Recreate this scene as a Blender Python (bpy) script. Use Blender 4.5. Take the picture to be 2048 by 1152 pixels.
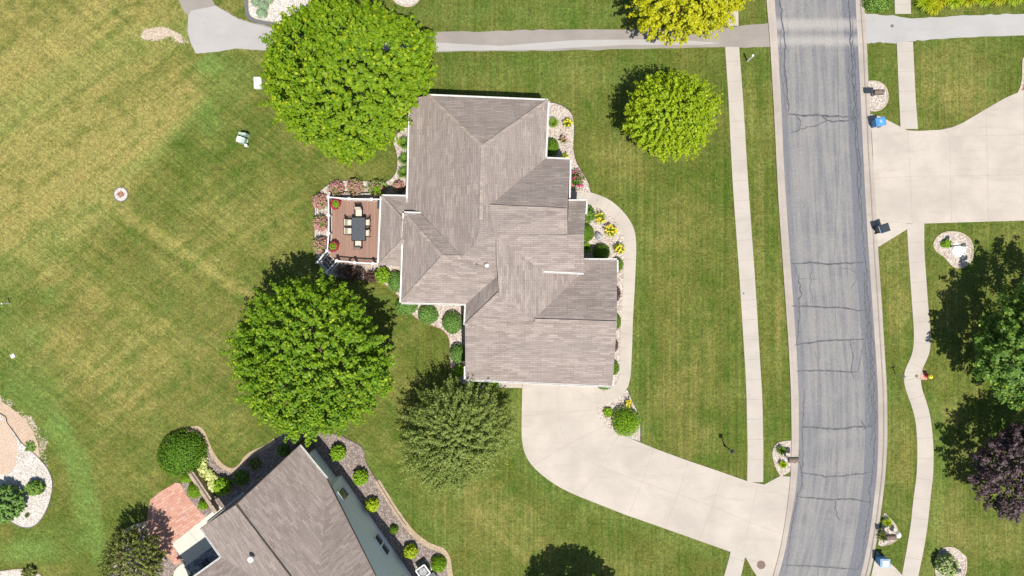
import bpy, math, random
import numpy as np
from mathutils import Vector
from mathutils.geometry import tessellate_polygon

scene = bpy.context.scene
for o in list(bpy.data.objects): bpy.data.objects.remove(o, do_unlink=True)
C = scene.collection

# ------------------------------------------------------------ camera, sky, sun
H = 54.64                        # drone height in metres
S = 25.0                         # photo pixels per metre on the ground
cam = bpy.data.cameras.new('camera'); cam.sensor_width = 36.0; cam.lens = 36.0*H*S/2048.0
cam.clip_start = 0.5; cam.clip_end = 2000
camo = bpy.data.objects.new('camera', cam); C.objects.link(camo)
camo.location = (0, 0, H); camo.rotation_euler = (0, 0, 0); scene.camera = camo

SUN_EL = math.radians(65.5)
SD = Vector((0.36, -0.933, 0)).normalized()          # horizontal direction towards the sun
world = bpy.data.worlds.new('World'); scene.world = world; world.use_nodes = True
wn = world.node_tree.nodes; wn.clear()
sky = wn.new('ShaderNodeTexSky'); sky.sky_type = 'NISHITA'; sky.sun_disc = False
sky.sun_elevation = SUN_EL; sky.sun_rotation = math.atan2(SD.x, SD.y); sky.air_density = 1.0; sky.dust_density = 0.8
bg = wn.new('ShaderNodeBackground'); bg.inputs['Strength'].default_value = 0.08
wo = wn.new('ShaderNodeOutputWorld')
world.node_tree.links.new(sky.outputs[0], bg.inputs[0]); world.node_tree.links.new(bg.outputs[0], wo.inputs[0])
sl = bpy.data.lights.new('sun', 'SUN'); sl.energy = 4.4; sl.angle = math.radians(0.55); sl.color = (1.0, 0.955, 0.88)
so = bpy.data.objects.new('sun', sl); C.objects.link(so)
sv = Vector((SD.x*math.cos(SUN_EL), SD.y*math.cos(SUN_EL), math.sin(SUN_EL)))
so.rotation_euler = sv.to_track_quat('Z', 'Y').to_euler(); so.location = (20, -40, 60)
scene.view_settings.view_transform = 'Standard'; scene.view_settings.look = 'None'
scene.view_settings.exposure = 0.38; scene.view_settings.gamma = 1.0
scene.render.engine = 'CYCLES'

# ------------------------------------------------------------ helpers
def P(px, py, z=0.0):
    k = (1 - z/H)/S
    return Vector(((px-1024)*k, (576-py)*k, z))

def tag(o, label=None, cat=None, group=None, kind=None):
    if label: o['label'] = label
    if cat: o['category'] = cat
    if group: o['group'] = group
    if kind: o['kind'] = kind
    return o

def empty(name, loc, label=None, cat=None, group=None, rz=0):
    o = bpy.data.objects.new(name, None); C.objects.link(o); o.location = loc
    o.rotation_euler = (0, 0, rz); o.empty_display_size = 0.2
    return tag(o, label, cat, group)

def link(name, me, parent=None, keep=False):
    o = bpy.data.objects.new(name, me); C.objects.link(o)
    if parent is not None:
        o.parent = parent
        if keep:   # geometry given in world coordinates under an unrotated root
            o.location = -Vector(parent.location)
    return o

class MB:
    """collects faces of ONE object"""
    def __init__(s): s.v = []; s.f = []; s.m = []; s.uv = []; s.sm = []
    def face(s, pts, m=0, uv=None, smooth=False):
        n = len(s.v); s.v += [tuple(p) for p in pts]; s.f.append(list(range(n, n+len(pts)))); s.m.append(m)
        s.uv += (uv if uv else [(p[0], p[1]) for p in pts]); s.sm.append(smooth)
    def poly(s, pts, m=0):
        """concave-safe polygon, upward facing, world metres as uv"""
        vs = [Vector(p) for p in pts]
        for t in tessellate_polygon([vs]):
            a, b, c = [vs[i] for i in t]
            if (b-a).cross(c-a).z < 0: b, c = c, b
            s.face([a, b, c], m)
    def box(s, c, size, rz=0, m=0, top=1.0, shift=(0, 0)):
        """box standing on c (base centre); top = taper"""
        x, y, z = size[0]/2, size[1]/2, size[2]
        cr, sr = math.cos(rz), math.sin(rz)
        def q(a, b, h, k, sx=0, sy=0): a = a*k+sx; b = b*k+sy; return (c[0]+a*cr-b*sr, c[1]+a*sr+b*cr, c[2]+h)
        lo = [q(a, b, 0, 1) for a, b in ((-x, -y), (x, -y), (x, y), (-x, y))]
        hi = [q(a, b, z, top, *shift) for a, b in ((-x, -y), (x, -y), (x, y), (-x, y))]
        s.face(lo[::-1], m); s.face(hi, m)
        for i in range(4): j = (i+1) % 4; s.face([lo[i], lo[j], hi[j], hi[i]], m)
    def beam(s, a, b, w, h, m=0, up=Vector((0, 0, 1))):
        """bar from a to b, width w across, height h, centred"""
        a = Vector(a); b = Vector(b); d = (b-a).normalized()
        r = d.cross(up)
        if r.length < 1e-4: r = Vector((1, 0, 0))
        r.normalize(); u = r.cross(d).normalized(); r *= w/2; u *= h/2
        A = [a-r-u, a+r-u, a+r+u, a-r+u]; B = [p+(b-a) for p in A]
        s.face(A, m); s.face(B[::-1], m)
        for i in range(4): j = (i+1) % 4; s.face([A[j], A[i], B[i], B[j]], m)
    def rod(s, a, b, r0, r1=None, n=10, m=0, caps=True):
        a = Vector(a); b = Vector(b); r1 = r0 if r1 is None else r1; d = (b-a).normalized()
        x = d.cross(Vector((0, 0, 1)))
        if x.length < 1e-3: x = Vector((1, 0, 0))
        x.normalize(); y = d.cross(x)
        A = [a+(x*math.cos(t)+y*math.sin(t))*r0 for t in [2*math.pi*i/n for i in range(n)]]
        B = [b+(x*math.cos(t)+y*math.sin(t))*r1 for t in [2*math.pi*i/n for i in range(n)]]
        for i in range(n): j = (i+1) % n; s.face([A[i], A[j], B[j], B[i]], m, smooth=True)
        if caps: s.face(A[::-1], m); s.face(B, m)
    def lathe(s, c, prof, n=14, m=0, sx=1, sy=1):
        rings = [[(c[0]+r*sx*math.cos(2*math.pi*i/n), c[1]+r*sy*math.sin(2*math.pi*i/n), c[2]+z) for i in range(n)] for r, z in prof]
        for a, b in zip(rings[:-1], rings[1:]):
            for i in range(n): j = (i+1) % n; s.face([a[i], a[j], b[j], b[i]], m, smooth=True)
        s.face(rings[-1], m); s.face(rings[0][::-1], m)
    def strip(s, pts, w, z=None, m=0):
        """flat ribbon along pts; w number or list"""
        pts = [Vector(p) for p in pts]; n = len(pts)
        if z is not None: pts = [Vector((p.x, p.y, z)) for p in pts]
        ws = w if isinstance(w, (list, tuple)) else [w]*n
        L = []; R = []
        for i in range(n):
            d = (pts[min(i+1, n-1)]-pts[max(i-1, 0)]); d.z = 0; d.normalize(); q = Vector((-d.y, d.x, 0))*(ws[i]/2)
            L.append(pts[i]+q); R.append(pts[i]-q)
        for i in range(n-1): s.face([R[i], R[i+1], L[i+1], L[i]], m)
    def slab(s, pts, z0, z1, m=0, mside=None):
        """polygon plate from z0 to z1"""
        top = [Vector((p[0], p[1], z1)) for p in pts]; s.poly(top, m)
        ar = sum(top[i].x*top[(i+1) % len(top)].y-top[(i+1) % len(top)].x*top[i].y for i in range(len(top)))
        if ar < 0: top = top[::-1]
        for i in range(len(top)):
            a, b = top[i], top[(i+1) % len(top)]
            s.face([(a.x, a.y, z0), (b.x, b.y, z0), b, a], m if mside is None else mside)
    def build(s, name, mats, parent=None, loc=None, keep=False):
        me = bpy.data.meshes.new(name); me.from_pydata(s.v, [], s.f)
        if not isinstance(mats, (list, tuple)): mats = [mats]
        for x in mats: me.materials.append(x)
        me.polygons.foreach_set('material_index', s.m); me.polygons.foreach_set('use_smooth', s.sm)
        uv = me.uv_layers.new(name='UVMap'); uv.data.foreach_set('uv', [c for t in s.uv for c in t])
        me.update()
        o = link(name, me, parent, keep)
        if loc is not None: o.location = loc
        return o

def smooth_line(pts, n=8, closed=False):
    """Catmull-Rom through pixel points"""
    p = [np.array(q, float) for q in pts]; out = []; N = len(p)
    for i in range(N if closed else N-1):
        a = p[(i-1) % N] if (closed or i > 0) else p[0]; b = p[i]; c = p[(i+1) % N]
        d = p[(i+2) % N] if (closed or i+2 < N) else p[-1]
        for k in range(n):
            t = k/n
            out.append(tuple(0.5*((2*b)+(-a+c)*t+(2*a-5*b+4*c-d)*t*t+(-a+3*b-3*c+d)*t**3)))
    if not closed: out.append(tuple(p[-1]))
    return out
def W(pts, z=0.0): return [P(x, y, z) for x, y in pts]

# ------------------------------------------------------------ materials
def nt(name):
    m = bpy.data.materials.new(name); m.use_nodes = True; t = m.node_tree; t.nodes.clear()
    out = t.nodes.new('ShaderNodeOutputMaterial'); b = t.nodes.new('ShaderNodeBsdfPrincipled')
    t.links.new(b.outputs[0], out.inputs[0])
    return m, t, b
def nd(t, typ, **kw):
    n = t.nodes.new(typ)
    for k, v in kw.items():
        if k in n.inputs.keys(): n.inputs[k].default_value = v
        else: setattr(n, k, v)
    return n
def mix(t, f, a, b, typ='MIX'):
    n = t.nodes.new('ShaderNodeMix'); n.data_type = 'RGBA'; n.blend_type = typ
    for i, v in ((0, f), (6, a), (7, b)):
        if isinstance(v, (int, float)): n.inputs[i].default_value = v
        elif isinstance(v, tuple): n.inputs[i].default_value = (*v, 1) if len(v) == 3 else v
        else: t.links.new(v, n.inputs[i])
    return n.outputs[2]
def rng(t, v, a, b, c=0.0, d=1.0):
    n = t.nodes.new('ShaderNodeMapRange'); n.inputs[1].default_value = a; n.inputs[2].default_value = b
    n.inputs[3].default_value = c; n.inputs[4].default_value = d; t.links.new(v, n.inputs[0]); return n.outputs[0]
def mth(t, op, a, b=0.0):
    n = t.nodes.new('ShaderNodeMath'); n.operation = op
    for i, v in ((0, a), (1, b)):
        if isinstance(v, (int, float)): n.inputs[i].default_value = v
        else: t.links.new(v, n.inputs[i])
    return n.outputs[0]
def coord(t, kind='Object', rot=0, scale=(1, 1, 1)):
    c = t.nodes.new('ShaderNodeTexCoord'); m = t.nodes.new('ShaderNodeMapping'); m2 = t.nodes.new('ShaderNodeMapping')
    m.inputs['Rotation'].default_value = (0, 0, rot); m2.inputs['Scale'].default_value = scale
    t.links.new(c.outputs[kind], m.inputs[0]); t.links.new(m.outputs[0], m2.inputs[0]); return m2.outputs[0]
def noise(t, vec, scale, detail=3, rough=0.55, dist=0.0):
    n = nd(t, 'ShaderNodeTexNoise', Scale=scale, Detail=detail, Roughness=rough, Distortion=dist)
    t.links.new(vec, n.inputs['Vector']); return n.outputs['Fac']
def bump(t, b, h, strength, dist):
    n = nd(t, 'ShaderNodeBump', Strength=strength, Distance=dist); t.links.new(h, n.inputs['Height']); t.links.new(n.outputs[0], b.inputs['Normal'])

def plain(name, col, rough=0.6, metal=0.0, var=0.12, scale=6.0, spec=0.3):
    m, t, b = nt(name); f = noise(t, coord(t), scale, 4)
    dark = tuple(c*(1-var*2) for c in col); lite = tuple(min(1, c*(1+var)) for c in col)
    t.links.new(mix(t, rng(t, f, .3, .7), dark, lite), b.inputs['Base Color'])
    b.inputs['Roughness'].default_value = rough; b.inputs['Metallic'].default_value = metal
    b.inputs['Specular IOR Level'].default_value = spec
    return m

def make_grass():
    m, t, b = nt('lawn_grass')
    at = nd(t, 'ShaderNodeAttribute', attribute_name='turf'); sp = t.nodes.new('ShaderNodeSeparateColor')
    t.links.new(at.outputs['Color'], sp.inputs[0]); dry, lush, bare = sp.outputs; dirn = nd(t, 'ShaderNodeAttribute', attribute_name='mowing').outputs['Fac']
    o = coord(t)
    big = noise(t, o, .14, 4, .6, .4); big2 = noise(t, coord(t, rot=1.1, scale=(.22, .30, 1)), 1.0, 5, .65, .8); mid = noise(t, o, .9, 6, .7, .3); fine = noise(t, o, 7, 5, .75); blade = noise(t, o, 26, 3, .8)
    sv_ = noise(t, coord(t, scale=(2.6, .10, 1)), 1.0, 4, .65); sd_ = noise(t, coord(t, rot=math.radians(-38), scale=(.14, 1.5, 1)), 1.0, 4, .65)
    st = nd(t, 'ShaderNodeMix'); t.links.new(dirn, st.inputs[0]); t.links.new(sv_, st.inputs[2]); t.links.new(sd_, st.inputs[3]); stripe = st.outputs[0]
    speck = noise(t, o, 3.2, 4, .75, .2); lines = noise(t, coord(t, scale=(5.5, .05, 1)), 1.0, 3, .7); lines2 = noise(t, coord(t, rot=math.radians(-52), scale=(5.0, .06, 1)), 1.0, 3, .7)
    ln = nd(t, 'ShaderNodeMix'); t.links.new(dirn, ln.inputs[0]); t.links.new(lines, ln.inputs[2]); t.links.new(lines2, ln.inputs[3]); lines = ln.outputs[0]
    col = mix(t, rng(t, mid, .40, .60), (.055, .098, .010), (.088, .114, .018))
    col = mix(t, rng(t, big2, .46, .64, 0, .60), col, (.116, .116, .023))
    col = mix(t, rng(t, stripe, .44, .60, 0, .50), col, (.116, .120, .024))
    d = nd(t, 'ShaderNodeClamp')
    dd = mth(t, 'MULTIPLY', dry, rng(t, mth(t, 'ADD', mid, mth(t, 'MULTIPLY', stripe, .9)), .76, 1.12, .45, 1.5)); t.links.new(dd, d.inputs[0])
    col = mix(t, d.outputs[0], col, (.262, .222, .068))
    l = mth(t, 'MULTIPLY', lush, rng(t, mid, .3, .65, .5, 1.3))
    lc = nd(t, 'ShaderNodeClamp'); t.links.new(l, lc.inputs[0]); col = mix(t, lc.outputs[0], col, (.128, .195, .042))
    gr = mth(t, 'MULTIPLY', rng(t, fine, .36, .64, .62, 1.42), rng(t, speck, .36, .64, .78, 1.28))
    gr = mth(t, 'MULTIPLY', gr, rng(t, blade, .35, .65, .72, 1.25)); gr = mth(t, 'MULTIPLY', gr, rng(t, lines, .38, .64, .88, 1.16))
    vm = t.nodes.new('ShaderNodeVectorMath'); vm.operation = 'SCALE'; t.links.new(col, vm.inputs[0]); t.links.new(gr, vm.inputs['Scale']); col = vm.outputs[0]
    spot = noise(t, o, 3.1, 2, .5); col = mix(t, rng(t, spot, .755, .77, 0, .45), col, (.45, .42, .26))
    # bare ground
    bn = mth(t, 'ADD', bare, mth(t, 'MULTIPLY', mth(t, 'SUBTRACT', fine, .5), 1.3))
    bn = mth(t, 'ADD', bn, mth(t, 'MULTIPLY', mth(t, 'SUBTRACT', mid, .5), 1.0))
    soil = mix(t, rng(t, noise(t, o, 5, 5, .7), .35, .65), (.34, .25, .17), (.60, .52, .42))
    has = rng(t, bare, .02, .12)
    col = mix(t, mth(t, 'MULTIPLY', rng(t, bn, .42, .60), has), col, soil)
    t.links.new(col, b.inputs['Base Color']); b.inputs['Roughness'].default_value = .85; b.inputs['Specular IOR Level'].default_value = .12
    bump(t, b, mth(t, 'ADD', mth(t, 'MULTIPLY', blade, .5), fine), .55, .06)
    return m

def make_gravel(name, cols, scale=9, darkgap=.35):
    m, t, b = nt(name); o = coord(t)
    v = nd(t, 'ShaderNodeTexVoronoi', Scale=scale); t.links.new(o, v.inputs['Vector'])
    sc = t.nodes.new('ShaderNodeSeparateColor'); t.links.new(v.outputs['Color'], sc.inputs[0])
    r = nd(t, 'ShaderNodeValToRGB'); r.color_ramp.interpolation = 'CONSTANT'; e = r.color_ramp.elements
    e[0].position = 0; e[0].color = (*cols[0], 1); e[1].position = 1/len(cols); e[1].color = (*cols[1], 1)
    for i in range(2, len(cols)): x = e.new(i/len(cols)); x.color = (*cols[i], 1)
    t.links.new(sc.outputs[0], r.inputs[0])
    gap = rng(t, v.outputs['Distance'], .45, .75, 0, darkgap)
    col = mix(t, gap, r.outputs[0], tuple(c*.35 for c in cols[0]))
    col = mix(t, rng(t, noise(t, o, .9, 4), .4, .75, 0, .3), col, tuple(c*.7 for c in cols[1]))
    t.links.new(col, b.inputs['Base Color']); b.inputs['Roughness'].default_value = .8; b.inputs['Specular IOR Level'].default_value = .2
    inv = mth(t, 'SUBTRACT', 1.0, v.outputs['Distance']); bump(t, b, inv, .6, .05)
    return m

def make_concrete(name, col, stain=.25):
    m, t, b = nt(name); o = coord(t)
    a = noise(t, o, .35, 5, .6, .5); f = noise(t, o, 14, 4, .7); s_ = noise(t, coord(t, scale=(.5, 2.2, 1)), .8, 5, .65)
    c = mix(t, rng(t, a, .35, .7), tuple(x*(1-stain*.6) for x in col), col)
    c = mix(t, rng(t, s_, .52, .78, 0, stain*1.6), c, (col[0]*.66, col[1]*.64, col[2]*.63))
    c = mix(t, rng(t, f, .3, .75, .16, 0), c, tuple(x*.55 for x in col))
    t.links.new(c, b.inputs['Base Color']); b.inputs['Roughness'].default_value = .75; b.inputs['Specular IOR Level'].default_value = .25
    bump(t, b, f, .2, .01); return m

def make_asphalt():
    m, t, b = nt('worn_asphalt'); uv = coord(t, 'UV'); o = coord(t)
    sx = t.nodes.new('ShaderNodeSeparateXYZ'); t.links.new(uv, sx.inputs[0]); u = sx.outputs[0]
    so_ = t.nodes.new('ShaderNodeSeparateXYZ'); t.links.new(o, so_.inputs[0]); y = so_.outputs[1]
    st = noise(t, coord(t, 'UV', scale=(17, .13, 1)), 1.0, 5, .6, .15); st2 = noise(t, coord(t, 'UV', scale=(60, .5, 1)), 1.0, 3, .6)
    blot = noise(t, o, .5, 5, .6, .6); grit = noise(t, o, 30, 3, .8); mid = noise(t, o, 2.2, 4, .7)
    col = mix(t, rng(t, st, .40, .58), (.180, .182, .193), (.272, .262, .250))
    col = mix(t, rng(t, blot, .42, .66, 0, .55), col, (.32, .30, .28))
    col = mix(t, rng(t, st2, .55, .75, 0, .35), col, (.31, .30, .29))
    # separate paving passes: darker seam strips at both sides of the roadway
    col = mix(t, mth(t, 'MULTIPLY', rng(t, u, .828, .834), .80), col, (.145, .150, .178))
    col = mix(t, mth(t, 'MULTIPLY', rng(t, u, .10, .06), .55), col, (.155, .160, .182))
    # dust tracked across the road from the gravel path
    def band(c, w):
        d = mth(t, 'ABSOLUTE', mth(t, 'SUBTRACT', y, c)); return rng(t, mth(t, 'ADD', d, mth(t, 'MULTIPLY', mid, .3)), w+.35, w-.1)
    dust = mth(t, 'MAXIMUM', band(21.1, .42), band(19.75, .36))
    col = mix(t, mth(t, 'MULTIPLY', dust, .62), col, (.50, .46, .42))
    agg = noise(t, o, 5.5, 5, .8); col = mix(t, rng(t, agg, .38, .52, .24, 0), col, (.12, .12, .128)); col = mix(t, rng(t, agg, .52, .66, 0, .25), col, (.40, .385, .37))
    col = mix(t, rng(t, grit, .3, .7, .35, 0), col, (.07, .072, .08)); col = mix(t, rng(t, grit, .62, .8, 0, .3), col, (.42, .41, .40))
    t.links.new(col, b.inputs['Base Color']); b.inputs['Roughness'].default_value = .8; b.inputs['Specular IOR Level'].default_value = .3
    bump(t, b, grit, .3, .01); return m

def make_shingle(name, c1, c2, moss=(.16, .14, .125)):
    m, t, b = nt(name); uv = coord(t, 'UV'); o = coord(t)
    br = nd(t, 'ShaderNodeTexBrick', Scale=1.0); t.links.new(uv, br.inputs['Vector'])
    br.inputs['Brick Width'].default_value = .62; br.inputs['Row Height'].default_value = .15; br.inputs['Mortar Size'].default_value = .012
    br.inputs['Color1'].default_value = (*c1, 1); br.inputs['Color2'].default_value = (*c2, 1); br.inputs['Mortar'].default_value = (*[x*.45 for x in c1], 1)
    br.inputs['Bias'].default_value = 0.0; br.offset = .37
    g = noise(t, o, .3, 4, .6)
    def cells(w, h, off, shift):
        sp = t.nodes.new('ShaderNodeSeparateXYZ'); t.links.new(uv, sp.inputs[0]); row = mth(t, 'FLOOR', mth(t, 'DIVIDE', sp.outputs[1], h))
        rn = nd(t, 'ShaderNodeTexWhiteNoise', noise_dimensions='1D'); t.links.new(mth(t, 'ADD', row, shift), rn.inputs['W'])
        colm = mth(t, 'FLOOR', mth(t, 'ADD', mth(t, 'DIVIDE', sp.outputs[0], w), mth(t, 'MULTIPLY', rn.outputs['Value'], off)))
        cb = t.nodes.new('ShaderNodeCombineXYZ'); t.links.new(colm, cb.inputs[0]); t.links.new(row, cb.inputs[1]); cb.inputs[2].default_value = shift
        w_ = nd(t, 'ShaderNodeTexWhiteNoise', noise_dimensions='3D'); t.links.new(cb.outputs[0], w_.inputs['Vector']); return w_.outputs['Value']
    k1 = cells(.70, .15, 7.0, 3.3); k2 = cells(.42, .15, 5.0, 9.1); k3 = cells(30.0, .30, 0.0, 5.7)
    c = mix(t, rng(t, k1, (.72), .80, 0, .38), br.outputs['Color'], tuple(x*.58 for x in c1))
    c = mix(t, rng(t, k1, .26, .20, 0, .38), c, tuple(min(1, x*1.25) for x in c2))
    c = mix(t, rng(t, k2, .5, 1.0, 0, .26), c, tuple(x*.68 for x in c1))
    c = mix(t, rng(t, k3, .4, 1.0, 0, .30), c, tuple(x*.60 for x in c1))
    c = mix(t, rng(t, g, .4, .7, 0, .45), c, moss); f = noise(t, o, 40, 2, .8); c = mix(t, rng(t, f, .3, .7, .25, 0), c, (.06, .055, .05))
    t.links.new(c, b.inputs['Base Color']); b.inputs['Roughness'].default_value = .9; b.inputs['Specular IOR Level'].default_value = .15
    bump(t, b, br.outputs['Fac'], -.35, .015); return m

def make_brick(name, rot):
    m, t, b = nt(name); o = coord(t, rot=rot)
    br = nd(t, 'ShaderNodeTexBrick', Scale=1.0); t.links.new(o, br.inputs['Vector'])
    br.inputs['Brick Width'].default_value = .42; br.inputs['Row Height'].default_value = .21; br.inputs['Mortar Size'].default_value = .016
    br.inputs['Color1'].default_value = (.47, .215, .15, 1); br.inputs['Color2'].default_value = (.58, .33, .25, 1); br.inputs['Mortar'].default_value = (.33, .20, .155, 1)
    g = noise(t, o, 1.6, 3, .7); c = mix(t, rng(t, g, .58, .68, 0, .7), br.outputs['Color'], (.24, .19, .175))
    t.links.new(c, b.inputs['Base Color']); b.inputs['Roughness'].default_value = .85; bump(t, b, br.outputs['Fac'], -.4, .02); return m

def make_boards():
    m, t, b = nt('deck_boards'); o = coord(t); sx = t.nodes.new('ShaderNodeSeparateXYZ'); t.links.new(o, sx.inputs[0])
    k = mth(t, 'FRACT', mth(t, 'DIVIDE', sx.outputs[0], .145)); gap = rng(t, mth(t, 'ABSOLUTE', mth(t, 'SUBTRACT', k, .5)), .42, .46)
    idn = nd(t, 'ShaderNodeTexWhiteNoise', noise_dimensions='1D'); t.links.new(mth(t, 'FLOOR', mth(t, 'DIVIDE', sx.outputs[0], .145)), idn.inputs['W'])
    c = mix(t, idn.outputs['Value'], (.25, .142, .100), (.30, .178, .130))
    c = mix(t, rng(t, noise(t, coord(t, scale=(8, .7, 1)), 1.5, 4), .4, .7, 0, .3), c, (.42, .26, .21)); c = mix(t, mth(t, 'MULTIPLY', gap, .6), c, (.05, .03, .025))
    t.links.new(c, b.inputs['Base Color']); b.inputs['Roughness'].default_value = .7; return m

def leaf_mat(name, a, b_, hi, trans=.28, rough=.5):
    m, t, b = nt(name); at = nd(t, 'ShaderNodeAttribute', attribute_name='tint'); sp = t.nodes.new('ShaderNodeSeparateColor'); t.links.new(at.outputs['Color'], sp.inputs[0])
    c = mix(t, sp.outputs[0], a, b_); c = mix(t, rng(t, sp.outputs[1], .80, 1.0, 0, .9), c, hi)
    t.links.new(c, b.inputs['Base Color']); b.inputs['Roughness'].default_value = rough; b.inputs['Specular IOR Level'].default_value = .22
    tr = t.nodes.new('ShaderNodeBsdfTranslucent'); mx = t.nodes.new('ShaderNodeMixShader'); mx.inputs[0].default_value = trans
    t.links.new(mix(t, .5, c, hi), tr.inputs[0]); t.links.new(b.outputs[0], mx.inputs[1]); t.links.new(tr.outputs[0], mx.inputs[2])
    out = [n for n in t.nodes if n.type == 'OUTPUT_MATERIAL'][0]; t.links.new(mx.outputs[0], out.inputs[0]); return m

M = {}
M['grass'] = make_grass()
M['gravel'] = make_gravel('beige_river_gravel', [(.47, .39, .32), (.60, .53, .46), (.33, .25, .22), (.54, .46, .38), (.66, .62, .57), (.40, .32, .28)], 12)
M['gravel_light'] = make_gravel('pale_stone', [(.54, .48, .42), (.66, .61, .55), (.42, .37, .32), (.58, .52, .46), (.70, .67, .62)], 11)
M['gravel_dark'] = make_gravel('grey_lava_gravel', [(.22, .170, .150), (.31, .25, .22), (.16, .13, .12), (.40, .34, .30), (.27, .205, .175)], 11)
M['concrete'] = make_concrete('driveway_concrete', (.535, .475, .41), .34)
M['concrete2'] = make_concrete('sidewalk_concrete', (.50, .45, .39), .24)
M['concrete3'] = make_concrete('pale_pad_concrete', (.60, .58, .50), .12)
M['curb'] = make_concrete('curb_concrete', (.47, .41, .355), .4)
M['joint'] = plain('joint_line', (.39, .335, .285), .9)
M['path'] = make_concrete('chip_seal_path', (.325, .290, .258), .3)
M['path2'] = make_concrete('pale_limestone_path', (.43, .41, .39), .2)
M['asphalt'] = make_asphalt()
M['tar'] = plain('crack_sealant_tar', (.105, .108, .118), .6, var=.25)
M['tar_faded'] = plain('faded_crack_sealant', (.135, .138, .150), .75, var=.25)
M['roof'] = make_shingle('taupe_shingle', (.352, .290, .256), (.405, .338, .300), (.305, .258, .234))
M['cap'] = make_shingle('ridge_cap_shingle', (.40, .325, .28), (.46, .38, .33), (.36, .30, .265))
M['roof2'] = make_shingle('neighbour_shingle', (.310, .252, .220), (.370, .308, .272), (.275, .232, .208))
M['white'] = plain('white_trim', (.78, .77, .74), .45, var=.05)
M['fascia'] = plain('beige_soffit', (.50, .46, .40), .6, var=.06)
M['siding'] = plain('beige_siding', (.42, .37, .30), .7, var=.08)
M['siding2'] = plain('grey_blue_siding', (.80, .86, .93), .7, var=.06)
M['glass'] = plain('window_glass', (.05, .07, .075), .06, spec=.8, var=.3, scale=2)
M['black'] = plain('black_metal', (.02, .02, .022), .4)
M['edge'] = plain('dark_bed_edging', (.06, .05, .045), .8)
M['stone_edge'] = plain('cast_stone_edging', (.50, .42, .33), .8, var=.2)
M['boards'] = make_boards()
M['brick'] = make_brick('clay_pavers', math.radians(-31))
M['brickred'] = plain('red_brick_edge', (.33, .15, .11), .85, var=.3)
M['bark'] = plain('bark', (.13, .10, .075), .9, var=.3, scale=12)
M['timber'] = plain('landscape_timber', (.40, .31, .23), .85, var=.2)
M['timber_dark'] = plain('weathered_dark_timber', (.12, .10, .085), .85, var=.2)
M['stone'] = plain('granite_boulder', (.42, .42, .42), .85, var=.35, scale=5)
M['palestone'] = plain('white_landing_stone', (.70, .70, .68), .8, var=.12, scale=7)
M['cushion'] = plain('cream_cushion', (.62, .54, .44), .9, var=.06)
M['wicker'] = plain('charcoal_table_top', (.085, .092, .105), .5, var=.25, scale=20)
M['blue'] = plain('blue_plastic', (.09, .30, .64), .35, var=.08)
M['lblue'] = plain('pale_blue_plastic', (.30, .46, .66), .35, var=.1)
M['dgrey'] = plain('charcoal_plastic', (.045, .055, .065), .35, var=.1)
M['boxbrown'] = plain('brown_mailbox', (.185, .135, .11), .6, var=.15)
M['rust'] = plain('rusty_iron', (.20, .14, .115), .7, var=.2, scale=20)
M['iron'] = plain('grey_iron', (.16, .16, .16), .6, var=.2, scale=20)
M['yellow'] = plain('yellow_paint', (.75, .68, .06), .4)
M['red'] = plain('red_paint', (.45, .04, .03), .45)
M['ugreen'] = plain('pale_green_steel', (.40, .52, .44), .5)
M['pinkstone'] = plain('pink_concrete_pad', (.55, .33, .25), .85)
M['rug'] = make_gravel('patterned_rug', [(.20, .22, .25), (.28, .29, .31), (.12, .14, .17)], 5, .1)
M['fl_red'] = plain('red_petals', (.42, .02, .05), .6, var=.3)
M['fl_pink'] = plain('dusty_pink_petals', (.56, .27, .25), .7, var=.35, scale=15)
M['fl_hot'] = plain('hot_pink_petals', (.75, .08, .28), .6, var=.3)
M['fl_yel'] = plain('golden_petals', (.78, .62, .04), .6, var=.15)
L = {}
L['maple'] = leaf_mat('maple_leaf', (.080, .190, .008), (.270, .410, .012), (.52, .56, .025), .31)
L['maple2'] = leaf_mat('maple_leaf_fresh', (.070, .180, .010), (.235, .385, .016), (.48, .54, .03), .30)
L['lime'] = leaf_mat('lime_yellow_leaf', (.16, .28, .010), (.38, .50, .012), (.62, .64, .03), .30)
L['gold'] = leaf_mat('golden_leaf', (.32, .36, .010), (.56, .54, .012), (.72, .66, .03), .28)
L['olive'] = leaf_mat('locust_leaf', (.115, .180, .034), (.300, .365, .085), (.44, .47, .13), .28)
L['deep'] = leaf_mat('deep_green_leaf', (.045, .115, .020), (.150, .270, .040), (.45, .58, .06), .22)
L['purple'] = leaf_mat('purple_leaf', (.048, .030, .032), (.120, .078, .084), (.23, .17, .17), .12)
L['bronze'] = leaf_mat('bronze_green_leaf', (.085, .115, .020), (.21, .245, .05), (.38, .34, .10), .2)
L['box'] = leaf_mat('boxwood_leaf', (.085, .180, .012), (.165, .285, .018), (.24, .36, .03), .18, .65)
L['bluebox'] = leaf_mat('dwarf_spruce_leaf', (.105, .225, .040), (.205, .350, .080), (.30, .43, .12), .15, .65)
L['hedge'] = leaf_mat('hedge_leaf', (.050, .130, .008), (.135, .250, .012), (.20, .34, .03), .15, .65)
L['sage'] = leaf_mat('sage_leaf', (.27, .38, .22), (.36, .46, .29), (.40, .50, .32), .15, .7)
L['hosta'] = leaf_mat('pale_hosta_leaf', (.46, .52, .14), (.72, .74, .30), (.80, .80, .45), .2)
L['fresh'] = leaf_mat('fresh_green_leaf', (.13, .27, .012), (.28, .46, .02), (.42, .56, .03), .25)
L['limebush'] = leaf_mat('lime_shrub_leaf', (.24, .38, .01), (.44, .54, .015), (.60, .66, .04), .2)
L['blade'] = leaf_mat('daylily_leaf', (.12, .23, .02), (.26, .38, .045), (.42, .48, .08), .2)
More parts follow.
